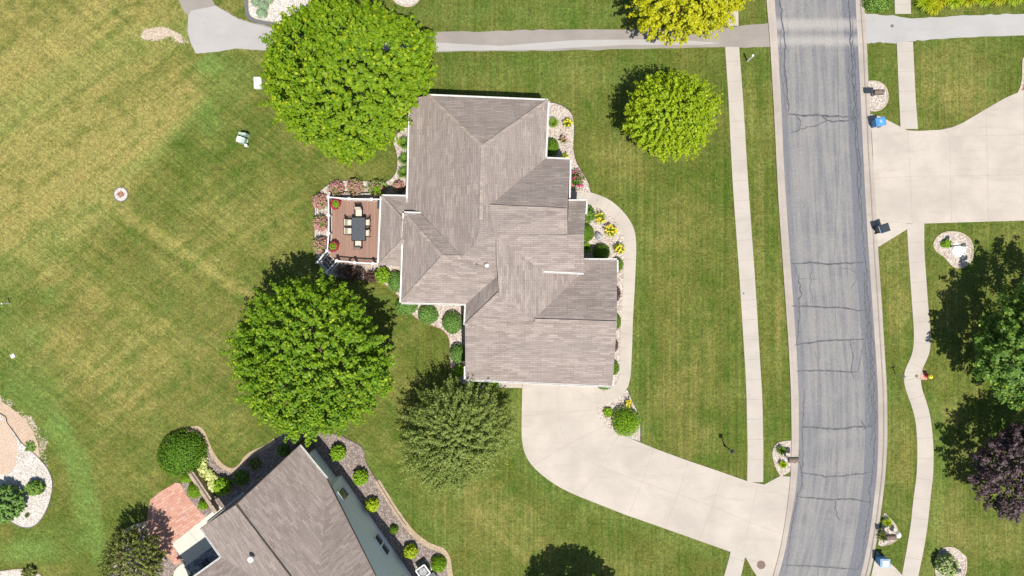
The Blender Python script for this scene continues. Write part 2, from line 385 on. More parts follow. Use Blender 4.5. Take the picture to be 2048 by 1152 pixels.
L['grassy'] = leaf_mat('ornamental_grass', (.11, .22, .03), (.22, .36, .06), (.38, .46, .12), .2)
L['brown'] = leaf_mat('wine_shrub_leaf', (.065, .035, .028), (.14, .08, .065), (.22, .13, .10), .1)
L['variegated'] = leaf_mat('variegated_leaf', (.18, .30, .06), (.45, .50, .20), (.70, .68, .40), .15)

# ------------------------------------------------------------ foliage
def quad_mesh(name, cen, nor, size, asp, tint, mat, core=None, rs=None, dirs=None):
    """many rhombic leaves as one mesh; core = optional (verts, faces) solid heart"""
    n = len(cen); rs = rs or np.random.RandomState(1)
    nor = nor/np.maximum(np.linalg.norm(nor, axis=1, keepdims=True), 1e-6)
    t = rs.normal(size=(n, 3)) if dirs is None else dirs
    t = t-nor*np.sum(t*nor, 1, keepdims=True); t /= np.maximum(np.linalg.norm(t, axis=1, keepdims=True), 1e-6); bt = np.cross(nor, t)
    size = np.asarray(size).reshape(-1, 1)*np.ones((n, 1))
    a = cen+t*size*.5; c_ = cen-t*size*.5; b = cen+bt*size*asp*.5+t*size*.08; d = cen-bt*size*asp*.5+t*size*.08
    v = np.stack([a, b, c_, d], 1).reshape(-1, 3).astype(np.float32); nv = len(v); nf = n
    loops = np.arange(n*4, dtype=np.int32); starts = np.arange(n, dtype=np.int32)*4; tot = np.full(n, 4, np.int32)
    tv = np.repeat(tint, 4, axis=0)
    if core is not None:
        cv, cf = core; cv = np.asarray(cv, np.float32); cf = np.asarray(cf, np.int32)
        loops = np.concatenate([loops, (cf+nv).ravel()]); starts = np.concatenate([starts, np.arange(len(cf), dtype=np.int32)*4+n*4]); tot = np.concatenate([tot, np.full(len(cf), 4, np.int32)])
        v = np.concatenate([v, cv]); tv = np.concatenate([tv, np.tile([.15, .2], (len(cv), 1))]); nf += len(cf)
    me = bpy.data.meshes.new(name); me.vertices.add(len(v)); me.vertices.foreach_set('co', v.ravel())
    me.loops.add(len(loops)); me.loops.foreach_set('vertex_index', loops)
    me.polygons.add(nf); me.polygons.foreach_set('loop_start', starts); me.polygons.foreach_set('loop_total', tot)
    at = me.color_attributes.new('tint', 'FLOAT_COLOR', 'POINT'); q = np.ones((len(v), 4), np.float32); q[:, :2] = tv; q[:, 2] = 0; at.data.foreach_set('color', q.ravel())
    me.materials.append(mat); me.update(calc_edges=True); me.validate(); return me

def fib(n, rs, zmin=-.3):
    i = np.arange(n)+.5; z = 1-(1-zmin)*i/n; ph = i*2.399963+rs.normal(size=n)*.15; r = np.sqrt(np.maximum(0, 1-z*z))
    return np.stack([r*np.cos(ph), r*np.sin(ph), z], 1)
def lobes(d, rs, k=26, amp=.10, w=7.0):
    c = rs.normal(size=(k, 3)); c /= np.linalg.norm(c, axis=1, keepdims=True); a = rs.uniform(-1, 1, k)*amp
    return 1+np.sum(np.exp(w*(d@c.T-1))*a, 1)

def crown_mesh(name, cx, rad, mat, seed, nclus=1300, per=22, leaf=.27, cl=.36, spray=.5, amp=.12, up=.5, droop=0.0, zmin=-.45, flat=.55, asp=.75, jag=.10, outline=None):
    """cx: centre, rad=(rx,ry,rz). Clusters of leaves at branch tips over a bumpy crown surface with an inner layer"""
    rs = np.random.RandomState(seed); d = fib(nclus, rs, zmin); d += rs.normal(size=d.shape)*.035; d /= np.linalg.norm(d, axis=1, keepdims=True)
    r = lobes(d, rs, 30, amp)+rs.normal(size=nclus)*jag*.5
    shell = rs.rand(nclus); r *= np.where(shell < .62, 1.0, np.where(shell < .85, rs.uniform(.80, .95, nclus), rs.uniform(.5, .82, nclus)))
    # flatter top: a superellipsoid
    dd = d.copy(); zz = np.abs(dd[:, 2]); hz = np.sqrt(np.maximum(1e-6, 1-zz**2)); k = 1/(hz**2.6+zz**2.6)**(1/2.6); dd = dd*k[:, None]
    if outline:
        oa = np.array([p[0] for p in outline]+[outline[0][0]+360.0]); of = np.array([p[1] for p in outline]+[outline[0][1]]); dd[:, :2] *= np.interp(np.degrees(np.arctan2(d[:, 1], d[:, 0])) % 360, oa, of)[:, None]
    c = dd*r[:, None]*np.array(rad)
    out = d*np.array([1, 1, 1.0])/1.0; out[:, 2] = out[:, 2]*.7+.25-droop; out /= np.linalg.norm(out, axis=1, keepdims=True)
    ct = rs.rand(nclus)
    N = nclus*per; ci = np.repeat(np.arange(nclus), per); s = rs.rand(N); pr = rs.normal(size=(N, 3)); pr /= np.linalg.norm(pr, axis=1, keepdims=True)
    w = cl*(1.05-.6*s)*rs.rand(N)**.4
    pos = c[ci]+out[ci]*((s-.45)*spray)[:, None]+pr*w[:, None]*np.array([1, 1, .7])
    nor = out[ci]*flat+np.array([0, 0, up])+pr*.55+rs.normal(size=(N, 3))*.28
    tint = np.stack([np.clip(.25*ct[ci]+.55*rs.rand(N)+.25*s-.05, 0, 1), np.clip(rs.rand(N)*.85+.18*s, 0, 1)], 1)
    return quad_mesh(name, pos+np.array(cx), nor, leaf*rs.uniform(.7, 1.2, N), asp, tint, mat, rs=rs)

def trunk_mesh(seed, h, r, rad, zc):
    b = MB(); rnd = random.Random(seed); prev = Vector((0, 0, -.05)); top = zc-rad[2]*.25
    steps = 6; pts = [Vector((rnd.uniform(-.05, .05)*i, rnd.uniform(-.05, .05)*i, top*i/steps)) for i in range(steps+1)]; pts[0].z = -.05
    for i in range(steps): b.rod(pts[i], pts[i+1], r*(1.25 if i == 0 else 1-.09*i), r*(1-.09*(i+1)), 10, caps=(i in (0, steps-1)))
    for k in range(11):
        a = 2*math.pi*k/11+rnd.uniform(-.25, .25); i = rnd.randint(3, steps); p0 = pts[i]; el = rnd.uniform(.25, .95)
        q = p0+Vector((math.cos(a)*rad[0]*.42, math.sin(a)*rad[1]*.42, rad[2]*.45*el)); b.rod(p0, q, r*.42, r*.24, 7)
        for s_ in (-1, 0, 1):
            a2 = a+s_*.45+rnd.uniform(-.1, .1); e = Vector((math.cos(a2)*rad[0]*.82, math.sin(a2)*rad[1]*.82, zc+rad[2]*(.15+.5*el*(1-abs(s_)*.3))))
            b.rod(q, q+(e-q)*.85, r*.20, r*.06, 5)
    return b
def tree(px, py, rxp, ryp, zc, rz, mat, seed, label, name='deciduous_tree', r=.2, group=None, **kw):
    k = (1-zc/H)/S; c = P(px, py, zc); rad = (rxp*k, ryp*k, rz)
    root = empty(name, (c.x, c.y, 0), label, 'tree', group)
    trunk_mesh(seed, zc, r, rad, zc).build('trunk', M['bark'], root)
    me = crown_mesh('crown', (0, 0, zc), (rad[0]*.93, rad[1]*.93, rz), mat, seed, **kw); link('crown', me, root); return root

def dome_core(rx, ry, h, k=.93, n=20, m=8):
    v = []; f = []
    for j in range(m+1):
        a = (j/m)*math.pi/2*.98; rr = math.cos(a)*k
        if j == 0: rr = k*.97
        for i in range(n): t = 2*math.pi*i/n; v.append((rx*rr*math.cos(t), ry*rr*math.sin(t), h*k*math.sin(a)))
    for j in range(m):
        for i in range(n): q = (i+1) % n; f.append((j*n+i, j*n+q, (j+1)*n+q, (j+1)*n+i))
    i0 = len(v); v.append((0, 0, h*k)); v.append((0, 0, h*k))
    for i in range(0, n, 1): q = (i+1) % n; f.append((m*n+i, m*n+q, i0, i0+1)) if False else None
    return v, f
def shrub(kind, px, py, rxp, ryp, h, label, name='boxwood_shrub', cat='shrub', mat='box', group=None, rot=0, seed=None, leaf=.085, flowers=None, nfl=0, flsize=.10, dens=1.0, ragged=.03, parent_extra=None):
    """dome-shaped shrub: dense leaf shell over a solid heart"""
    zc = h*.55; k = (1-zc/H)/S; c = P(px, py, zc); rx, ry = rxp*k, ryp*k; seed = seed or int(px*7+py*3); rs = np.random.RandomState(seed % 99991)
    area = rx*ry*6+(rx+ry)*h*3; n = int(max(220, min(14000, dens*area/(leaf*leaf)*1.5)))
    d = fib(n, rs, 0.0); d[:, 2] = np.abs(d[:, 2]); d += rs.normal(size=d.shape)*.03
    kk = 1/(np.hypot(d[:, 0], d[:, 1])**2.3+np.abs(d[:, 2])**2.3)**(1/2.3); rr = kk*(lobes(d, rs, 16, ragged*2.2, 9)+rs.normal(size=n)*ragged)
    pos = d*rr[:, None]*np.array([rx, ry, h*.95])+np.array([0, 0, .03]); nor = d*np.array([1/rx, 1/ry, 1/h])*min(rx, ry)+rs.normal(size=(n, 3))*(.35+ragged*3)+np.array([0, 0, .15])
    tint = np.stack([rs.rand(n)*.9, rs.rand(n)], 1); me = quad_mesh(name, pos, nor, leaf*rs.uniform(.7, 1.3, n), .7, tint, L[mat], core=dome_core(rx, ry, h, .93-ragged*2), rs=rs)
    if flowers:
        root = empty(name, (c.x, c.y, 0), label, cat, group, rot); link('foliage', me, root)
        d = fib(nfl, rs, .15); rs.shuffle(d); d += rs.normal(size=d.shape)*.12; d /= np.linalg.norm(d, axis=1, keepdims=True)
        p3 = d*np.array([rx, ry, h])*(1.0+rs.rand(nfl, 1)*.12); pp = np.repeat(p3, 5, 0)+rs.normal(size=(nfl*5, 3))*flsize*.4
        pp[:, 2] = np.maximum(pp[:, 2], .05)
        fm = quad_mesh('flowers', pp, np.tile([0, 0, 1.], (nfl*5, 1))+rs.normal(size=(nfl*5, 3))*.5, flsize, .9, rs.rand(nfl*5, 2), M[flowers], rs=rs)
        link('flowers', fm, root); return root
    o = link(name, me); o.location = (c.x, c.y, 0); o.rotation_euler = (0, 0, rot); return tag(o, label, cat, group)

def bush(px, py, rp, h, label, name='leafy_shrub', cat='shrub', mat='fresh', group=None, leaf=.16, nclus=130, per=16, cl=.16, ryp=None, flat=.4, core=True):
    zc = h*.6; k = (1-zc/H)/S; c = P(px, py, zc); rx = rp*k; ry = (ryp or rp)*k; seed = int(px*5+py*11) % 9973
    me = crown_mesh(name, (0, 0, h*.45), (rx*.9, ry*.9, h*.55), L[mat], seed, nclus=nclus, per=per, leaf=leaf, cl=cl, spray=.15, amp=.1, zmin=-.7, flat=flat)
    o = link(name, me); o.location = (c.x, c.y, 0); return tag(o, label, cat, group)

def tuft(px, py, rp, h, label, name='grass_clump', cat='plant', mat='blade', group=None, n=150, flowers=None, nfl=0, wid=.05):
    """arching strap leaves from one crown, optional flower heads"""
    zc = h*.5; k = (1-zc/H)/S; c = P(px, py, zc); r = rp*k; rs = np.random.RandomState(int(px*3+py*13) % 9973)
    V = []; F = []; T = []
    for i in range(n):
        a = rs.rand()*6.283; ln = r*rs.uniform(.55, 1.08); hh = h*rs.uniform(.6, 1.1); r0 = r*.18*rs.rand(); w = wid*rs.uniform(.7, 1.3); cd = np.array([math.cos(a), math.sin(a)]); sd = np.array([-cd[1], cd[0]]); tv = rs.rand(2); arch = rs.uniform(.3, 1.0)
        for j in range(4):
            s = j/3; rad = r0+(ln-r0)*s; z = hh*math.sin(min(1, s*1.15)*math.pi*.5)*(1-arch*max(0, s-.5)); ww = w*(1-s*.85)*.5
            for q in (-1, 1): V.append((cd[0]*rad+sd[0]*ww*q, cd[1]*rad+sd[1]*ww*q, max(.01, z))); T.append(tv)
        b = len(V)-8
        for j in range(3): F.append((b+2*j, b+2*j+1, b+2*j+3, b+2*j+2))
    me = bpy.data.meshes.new(name); me.from_pydata(V, [], F); at = me.color_attributes.new('tint', 'FLOAT_COLOR', 'POINT'); q = np.ones((len(V), 4), np.float32); q[:, :2] = T; at.data.foreach_set('color', q.ravel())
    me.materials.append(L[mat]); me.update()
    if flowers:
        root = empty(name, (c.x, c.y, 0), label, cat, group); link('leaves', me, root)
        a = rs.rand(nfl)*6.283; rr = r*.85*np.sqrt(rs.rand(nfl)); p = np.stack([rr*np.cos(a), rr*np.sin(a), h*(1.0+.25*rs.rand(nfl))], 1); pp = np.repeat(p, 5, 0)+rs.normal(size=(nfl*5, 3))*.035
        fm = quad_mesh('flowers', pp, np.tile([0, 0, 1.], (nfl*5, 1))+rs.normal(size=(nfl*5, 3))*.5, .12, .8, rs.rand(nfl*5, 2), M[flowers], rs=rs); link('flowers', fm, root); return root
    o = link(name, me); o.location = (c.x, c.y, 0); return tag(o, label, cat, group)

# ============================================================ THE SETTING
def lawn():
    gx = np.concatenate([[-600, -200, -80], np.arange(-45, 45.01, .25), [80, 200, 600]]); gy = np.concatenate([[-600, -200, -70], np.arange(-27, 27.01, .25), [70, 200, 600]])
    X, Y = np.meshgrid(gx, gy); nx, ny = len(gx), len(gy); px = X*S+1024; py = 576-Y*S
    rs = np.random.RandomState(5)
    # value noise to break the outlines
    def vn(sc, seed):
        r = np.random.RandomState(seed); g = r.rand(64, 64); u = (px/sc) % 63; v = (py/sc) % 63; i = np.floor(u).astype(int); j = np.floor(v).astype(int); fu = u-i; fv = v-j; fu = fu*fu*(3-2*fu); fv = fv*fv*(3-2*fv)
        return (g[j, i]*(1-fu)+g[j, (i+1) % 64]*fu)*(1-fv)+(g[(j+1) % 64, i]*(1-fu)+g[(j+1) % 64, (i+1) % 64]*fu)*fv-.5
    n1 = vn(60, 1); n2 = vn(22, 2); n3 = vn(130, 3); n4 = vn(11, 4)
    sm = lambda a, b, v: np.clip((v-a)/(b-a), 0, 1)**2*(3-2*np.clip((v-a)/(b-a), 0, 1))
    dry = .04+.12*n3+.26*n1+.14*n2; lush = .06+.2*n2; bare = np.zeros_like(px); dr = 1-sm(780, 860, px)
    def ell(cx, cy, rx, ry, rot=0, soft=.5, nz=.35):
        a = math.radians(rot); u = (px-cx)*math.cos(a)+(py-cy)*math.sin(a); v = -(px-cx)*math.sin(a)+(py-cy)*math.cos(a)
        return 1-sm(1-soft, 1+soft, np.sqrt((u/rx)**2+(v/ry)**2)+nz*(n2+n1+.6*n4))
    def line(pts, w, soft=.6, nz=.4):
        dmin = np.full_like(px, 1e9)
        for (x0, y0), (x1, y1) in zip(pts[:-1], pts[1:]):
            ll = (x1-x0)**2+(y1-y0)**2; t = np.clip(((px-x0)*(x1-x0)+(py-y0)*(y1-y0))/ll, 0, 1); dmin = np.minimum(dmin, np.hypot(px-x0-t*(x1-x0), py-y0-t*(y1-y0)))
        return 1-sm(w*(1-soft), w*(1+soft), dmin+nz*w*(n2*1.5+n4))
    # meadow at the left, cut by the straight mowing edge from the path down to the round bed
    side = (px-395)*(389-190)+(py-190)*(395-242)     # <0 left of the line (395,190)-(242,389)
    lft = (1-sm(-6000, 6000, side))*(1-sm(380, 470, py-0*px))+0
    dry += .50*ell(120, 200, 330, 300, 0, .5)*(1-sm(-4000, 9000, side)); dry += .30*ell(110, 330, 170, 150, -35)
    dry += .35*line([(0, 180), (250, 60), (330, 20)], 60)+.25*line([(0, 420), (180, 300), (330, 190)], 50)
    lush += .20*line([(0, 250), (200, 110), (380, 60)], 34)+.18*line([(0, 560), (120, 470), (210, 400)], 40)
    dry += .42*line([(398, 196), (350, 235), (300, 290), (262, 330)], 15)+.25*line([(262, 330), (245, 380)], 12)
    dry += .38*line([(245, 425), (330, 480), (430, 545), (520, 600)], 12)+.22*line([(0, 470), (120, 560), (200, 600)], 22)
    lush += .30*line([(410, 205), (365, 250), (300, 315), (250, 345)], 13)+.35*ell(420, 240, 26, 34)+.5*ell(420, 130, 26, 20)+.25*ell(455, 160, 60, 50)
    dry += .22*ell(280, 640, 230, 150)+.22*ell(200, 720, 190, 110)+.18*ell(450, 440, 140, 90)+.15*ell(700, 340, 60, 20)
    dry += .16*ell(560, 380, 60, 120)+.2*ell(620, 250, 40, 50)
    lush += .55*line([(110, 850), (140, 900), (165, 960), (178, 1040), (205, 1110)], 24, .45)+.22*line([(30, 770), (75, 800), (120, 850)], 20)+.25*ell(100, 1090, 80, 40)+.5*ell(40, 1105, 60, 22)+.35*ell(75, 670, 22, 22)+.25*ell(95, 590, 24, 18)+.2*ell(20, 660, 30, 60)
    lush += .22*ell(60, 780, 80, 70)
    dry += .22*ell(250, 900, 70, 100)+.2*ell(430, 850, 80, 60)
    def bands(a, w, seed):
        r = np.random.RandomState(seed).rand(400); u = (px*math.sin(a)+py*math.cos(a)+3000+8*n1)/w; i = np.floor(u).astype(int) % 399; f = u-np.floor(u); f = f*f*(3-2*f); return r[i]*(1-f)+r[i+1]*f-.5
    inm = (1-sm(-4000, 4000, side))*(1-sm(440, 560, px)); low = sm(-4000, 4000, side)*(1-sm(620, 760, px))*(1-sm(780, 900, py))
    dry += inm*(.34*bands(math.radians(33), 15, 1)+.24*bands(math.radians(33), 6, 2)); dry += low*(.18*bands(math.radians(-33), 17, 3)+.14*bands(math.radians(-33), 6, 4))
    # strip between the houses: diagonal tracks
    for k, a in ((0, .30), (34, .22), (70, .26), (110, .2)): dry += a*line([(770+k, 760), (860+k, 930+k*.2), (1010+k, 1080), (1100+k, 1152)], 10, .7, .6)
    dry += .2*ell(960, 1050, 130, 50, 20)+.18*ell(1250, 1130, 60, 30)
    lush += .18*line([(720, 900), (800, 1000), (900, 1085)], 14)+.2*line([(1030, 790), (1035, 900), (1100, 985), (1250, 1040), (1450, 1115)], 14, .7, .5)
    # front lawn
    for cx, cy, rx, ry, a in ((1200, 640, 0, 0, 0), (1330, 520, 45, 80, .20), (1400, 420, 50, 60, .16), (1380, 690, 50, 90, .22), (1330, 800, 50, 50, .2), (1390, 880, 50, 40, .25), (1250, 180, 70, 30, .12), (1180, 150, 60, 25, .15), (1240, 320, 50, 50, .18), (1520, 420, 10, 160, .2), (1500, 200, 15, 60, .18), (1560, 640, 10, 160, .24)):
        if rx: dry += a*ell(cx, cy, rx, ry)
    lush += .25*line([(1258, 778), (1285, 860)], 12)+.10*ell(1100, 150, 260, 30)+.16*line([(1555, 100), (1500, 95)], 16)+.15*ell(1060, 30, 240, 25)+.14*line([(1278, 480), (1272, 740)], 12)
    lush -= .1*ell(1400, 600, 100, 400)
    # east lawns
    dry += .30*ell(1900, 150, 80, 60)+.2*ell(1930, 200, 80, 40)+.28*ell(1790, 500, 30, 70)+.26*ell(1800, 620, 28, 60)+.3*ell(1980, 900, 50, 20)+.32*ell(1900, 830, 30, 20)+.30*ell(1900, 1040, 40, 60)+.28*ell(1990, 1080, 60, 40)+.24*ell(1800, 900, 24, 80)+.2*ell(1990, 470, 60, 14)+.25*ell(1900, 600, 30, 60)
    lush += .22*line([(1860, 800), (1880, 900), (1878, 1000), (1860, 1150)], 14)+.2*line([(1775, 760), (1785, 800)], 14)
    # bare soil
    bare += 1.0*ell(316, 65, 34, 13, -4, .35, .5)+.9*ell(352, 70, 20, 13, 20, .4, .6)+.30*line([(285, 73), (372, 85)], 7)
    bare += .5*line([(-10, 792), (22, 806), (56, 842), (84, 888), (86, 925)], 11, .8, .9)+.25*line([(500, 45), (560, 60)], 5)+.32*line([(360, 0), (378, 45), (376, 80), (395, 112)], 4)
    bare += .30*line([(1240, 120), (1000, 130)], 1)
    for cx, cy in ((1245, 160), (1160, 165), (620, 880), (520, 910), (1560, 20)): bare += .12*ell(cx, cy, 10, 5)
    bare += .22*line([(870, 64), (1100, 57), (1290, 57)], 4)+.30*line([(1730, 12), (1745, 22), (1790, 30)], 5)
    V = np.stack([X.ravel(), Y.ravel(), np.zeros(nx*ny)], 1); idx = np.arange(nx*ny).reshape(ny, nx)
    F = np.stack([idx[:-1, :-1].ravel(), idx[:-1, 1:].ravel(), idx[1:, 1:].ravel(), idx[1:, :-1].ravel()], 1)
    me = bpy.data.meshes.new('lawn_ground'); me.vertices.add(len(V)); me.vertices.foreach_set('co', V.astype(np.float32).ravel()); me.loops.add(F.size); me.loops.foreach_set('vertex_index', F.astype(np.int32).ravel())
    me.polygons.add(len(F)); me.polygons.foreach_set('loop_start', np.arange(len(F), dtype=np.int32)*4); me.polygons.foreach_set('loop_total', np.full(len(F), 4, np.int32))
    at = me.color_attributes.new('turf', 'FLOAT_COLOR', 'POINT'); q = np.stack([np.clip(c, 0, 1).ravel() for c in (dry*1.12, lush*1.25, bare, dr)], 1).astype(np.float32); at.data.foreach_set('color', q.ravel())
    am = me.attributes.new('mowing', 'FLOAT', 'POINT'); am.data.foreach_set('value', q[:, 3].copy())
    me.materials.append(M['grass']); me.update(calc_edges=True); tag(link('ground', me), kind='structure')
lawn()

def interp(tab, y):
    for a, b in zip(tab[:-1], tab[1:]):
        if y <= b[0]: t = (y-a[0])/(b[0]-a[0]); return [a[i]+(b[i]-a[i])*t for i in range(1, len(a))]
    return list(tab[-1][1:])
# y: kerb back left, asphalt left, asphalt right, kerb back right
ROAD = [(-700, 1490, 1506, 1668, 1684), (-150, 1524, 1541, 1703, 1719), (0, 1532, 1549, 1711, 1726), (90, 1540, 1556, 1716, 1733), (150, 1543, 1559, 1719, 1735), (235, 1548, 1564, 1723, 1740), (300, 1551, 1566, 1726, 1743), (400, 1556, 1572, 1731, 1750), (500, 1563, 1579, 1737, 1755), (600, 1570, 1586, 1744, 1762), (700, 1577, 1593, 1751, 1768), (780, 1581, 1597, 1756, 1773), (877, 1582.5, 1598, 1757, 1774), (950, 1581, 1595, 1754, 1770), (1000, 1576, 1589, 1748, 1764), (1050, 1569, 1579, 1742, 1757), (1100, 1560, 1571, 1733, 1749), (1152, 1546, 1557, 1722, 1738), (1300, 1490, 1502, 1668, 1684), (1900, 1230, 1242, 1410, 1426)]
def smooth_tab(tab, st=10):
    ys = list(range(tab[0][0], tab[-1][0]+1, st)); raw = np.array([interp(tab, y) for y in ys]); k = np.array([1, 2, 3, 4, 3, 2, 1], float); k /= k.sum(); pad = np.pad(raw, ((3, 3), (0, 0)), 'edge')
    out = np.stack([np.convolve(pad[:, i], k, 'valid') for i in range(raw.shape[1])], 1); return ys, out
ys, RD = smooth_tab(ROAD)
b = MB(); NU = 12
for i in range(len(ys)-1):
    for j in range(NU):
        pts = []; uv = []
        for (ii, jj) in ((i+1, j), (i+1, j+1), (i, j+1), (i, j)):
            x = RD[ii][1]+(RD[ii][2]-RD[ii][1])*jj/NU; p = P(x, ys[ii]); p.z = .012; pts.append(p); uv.append((jj/NU, -ys[ii]/S))
        b.face(pts, 0, uv)
# sealed cracks: wandering tar lines
rnd = random.Random(11)
def crack(pts, w=.09, m=1, wig=2.2, z=.018, n=5):
    out = []
    for (x0, y0), (x1, y1) in zip(pts[:-1], pts[1:]):
        k = max(2, int(math.hypot(x1-x0, y1-y0)/7))
        for i in range(k): t = i/k; out.append((x0+(x1-x0)*t, y0+(y1-y0)*t))
    out.append(pts[-1]); out = [(x+rnd.gauss(0, wig*.45), y+rnd.gauss(0, wig*.45)) for x, y in out]; out = smooth_line(out, 3)
    n = len(out); ws = [w*.97*(.6+.55*abs(math.sin(i*.37+rnd.random()*.8)))*(.4+.6*min(1, 4*min(i, n-1-i)/n+.15)) for i in range(n)]
    b.strip(W(out), ws, z+rnd.random()*.004, m)
def side_pts(y0, y1, off, side, st=22):
    return [((interp(ROAD, y)[1]+off if side < 0 else interp(ROAD, y)[2]-off)+rnd.gauss(0, 1.2), y) for y in range(y0, y1, st)]
crack(side_pts(-60, 230, 12, -1), .11); crack([(1568, 120), (1572, 170), (1577, 222)], .07); crack([(1562, 60), (1560, 140), (1575, 235)], .06, 2)
crack(side_pts(-60, 430, 14, 1), .12); crack(side_pts(40, 330, 9, 1), .07); crack(side_pts(90, 300, 20, 1, 30), .06, 2); crack(side_pts(300, 560, 9, 1), .09)
crack([(1576, 228), (1610, 231), (1640, 230), (1662, 233), (1700, 234)], .15, wig=1.2); crack([(1640, 231), (1656, 241), (1664, 243), (1705, 240)], .12, wig=1.2); crack([(1655, 240), (1635, 250), (1600, 258), (1580, 268)], .07); crack([(1590, 232), (1602, 243), (1598, 262)], .07)
for k in range(8): y = 80+k*17; crack([(1700+rnd.random()*14, y), (1706+rnd.random()*12, y+26)], .05, 2, 1.5)
for k in range(6): crack([(1700+rnd.random()*6, 236), (1714+rnd.random()*8, 215+rnd.random()*55)], .06, 1, 2)
crack(side_pts(520, 1150, 8, 1), .11); crack(side_pts(540, 900, 14, 1), .09); crack(side_pts(600, 880, 4, 1), .08, 2); crack(side_pts(660, 860, 18, 1, 30), .07, 2)
for k in range(26): y = 560+k*12; x = interp(ROAD, y)[2]; crack([(x-4-rnd.random()*6, y), (x-9-rnd.random()*9, y+14), (x-5-rnd.random()*6, y+28)], .05, 2, 1.4)
crack([(1583, 528), (1620, 525), (1660, 529), (1700, 527), (1728, 525)], .14, wig=1.3)
crack([(1583, 612), (1640, 614), (1690, 616), (1715, 621), (1735, 620)], .13, wig=1.3); crack([(1588, 690), (1650, 681), (1700, 680), (1728, 678)], .13, wig=1.3)
crack([(1593, 742), (1650, 741), (1700, 744), (1716, 743)], .12, wig=1.2); crack([(1602, 853), (1640, 856), (1676, 858), (1710, 854), (1745, 853)], .16, wig=1.2)
crack([(1600, 944), (1650, 953), (1700, 950), (1745, 944)], .12, wig=1.4); crack([(1592, 992), (1650, 999), (1700, 998), (1745, 1005)], .13, wig=1.3); crack([(1672, 999), (1671, 1018), (1678, 1038)], .08)
crack([(1571, 1130), (1620, 1132), (1680, 1136), (1720, 1139)], .12, wig=1.2); crack([(1636, 1132), (1636, 1152)], .05, 2)
crack([(1590, 530), (1600, 570), (1598, 640), (1592, 690)], .10); crack([(1608, 780), (1604, 860), (1606, 960), (1597, 990), (1585, 1040), (1573, 1130)], .10); crack([(1597, 900), (1605, 975), (1597, 990)], .07)
crack([(1624, 536), (1620, 575), (1628, 612)], .05, 2); crack([(1681, 536), (1700, 538), (1714, 548), (1712, 565), (1700, 578)], .06, 2, 1); crack([(1700, 680), (1706, 712), (1703, 745), (1708, 758)], .08, 1, 1); crack([(1724, 695), (1716, 742)], .06, 2, 1)
crack([(1640, 740), (1628, 700)], .04, 2); crack([(1594, 556), (1640, 560)], .04, 2)
for k in range(5): crack([(1732, 854), (1748-rnd.random()*30, 838+rnd.random()*36)], .06, 1, 1)
crack([(1730, 860), (1748, 830), (1752, 800)], .09)
crack([(1674, 20), (1678, 300), (1668, 520), (1676, 800), (1672, 1000)], .025, 2, 1)
tag(b.build('road', [M['asphalt'], M['tar'], M['tar_faded']]), kind='structure')

# kerbs: gutter pan and raised back, one mesh per side
for side, nm in ((-1, 'kerb'), (1, 'kerb')):
    b = MB()
    for i in range(len(ys)-1):
        def kp(ii, f, z):
            a, c = (RD[ii][1], RD[ii][0]) if side < 0 else (RD[ii][2], RD[ii][3]); p = P(a+(c-a)*f, ys[ii]); p.z = z; return p
        for (f0, z0, f1, z1) in ((0, .013, .55, .018), (.55, .018, .66, .085), (.66, .085, 1.0, .09), (1.0, .09, 1.0, -.05)):
            q = [kp(i, f0, z0), kp(i, f1, z1), kp(i+1, f1, z1), kp(i+1, f0, z0)]; b.face(q if side < 0 else q[::-1], 0)
        if i % 12 == 5:
            a, c = kp(i, .02, .022), kp(i, .55, .024); b.strip([a, c], .025, None, 1); b.strip([kp(i, .66, .094), kp(i, .99, .094)], .025, None, 1)
    b.strip([Vector((kp(i, .60, 0).x, kp(i, .60, 0).y, .062)) for i in range(len(ys))], .035, None, 1)
    tag(b.build('kerb', [M['curb'], M['joint']]), kind='structure')

def ground_poly(name, pix, mat, z1=.03, z0=-.03, lines=(), lw=.03, lmat='joint', extra=None, kind='structure'):
    b = MB(); b.slab(W(pix), z0, z1, 0)
    for l in lines: b.strip(W(l), lw, z1+.004, 1)
    if extra: extra(b)
    return tag(b.build(name, [mat, M[lmat]]), kind=kind)
# path crossing at the top
jr = random.Random(4)
def rag(pts, a=1.3, n=6): return [(x+jr.uniform(-a, a), y+jr.uniform(-a, a)) for x, y in smooth_line(pts, n)]
pathW = [(355, -30), (358, 2), (368, 24), (377, 32), (373, 62), (381, 85), (391, 107)]+rag([(392, 107), (430, 104), (472, 97), (530, 101), (700, 103), (870, 104), (1000, 102), (1100, 101), (1250, 99), (1450, 95), (1541, 94)])+[(1540, 46)]+rag([(1538, 46), (1450, 54), (1280, 58), (1100, 59), (1000, 62), (850, 65), (700, 66), (560, 60), (540, 53), (500, 43), (476, 36), (450, 20), (432, 12), (424, 0)])+[(420, -30)]
ground_poly('gravel_path', pathW, M['path'], .010)
ground_poly('gravel_path', [(382, 22), (420, 14), (432, 12), (448, 22), (476, 38), (500, 46), (540, 56), (570, 66), (590, 98), (530, 101), (472, 97), (430, 104), (392, 107), (381, 85), (376, 62), (377, 32)], M['path2'], .016)
def pl(b):
    pass
ground_poly('gravel_path', [(592, 98), (700, 101), (870, 102), (1090, 99), (1250, 90), (1400, 90), (1440, 86), (1390, 82), (1280, 79), (1150, 80), (1000, 92), (850, 84), (700, 82), (592, 84)], M['path2'], .016)
ground_poly('gravel_path', [(1727, 24)]+rag([(1735, 28), (1793, 32), (1826, 36), (1900, 33), (1980, 29), (2048, 27), (2250, 20)])+rag([(2250, 62), (2048, 70), (1900, 77), (1836, 81), (1795, 86), (1760, 85), (1736, 86)])+[(1731, 86)], make_concrete('grey_fine_path', (.43, .415, .40), .2), .012)
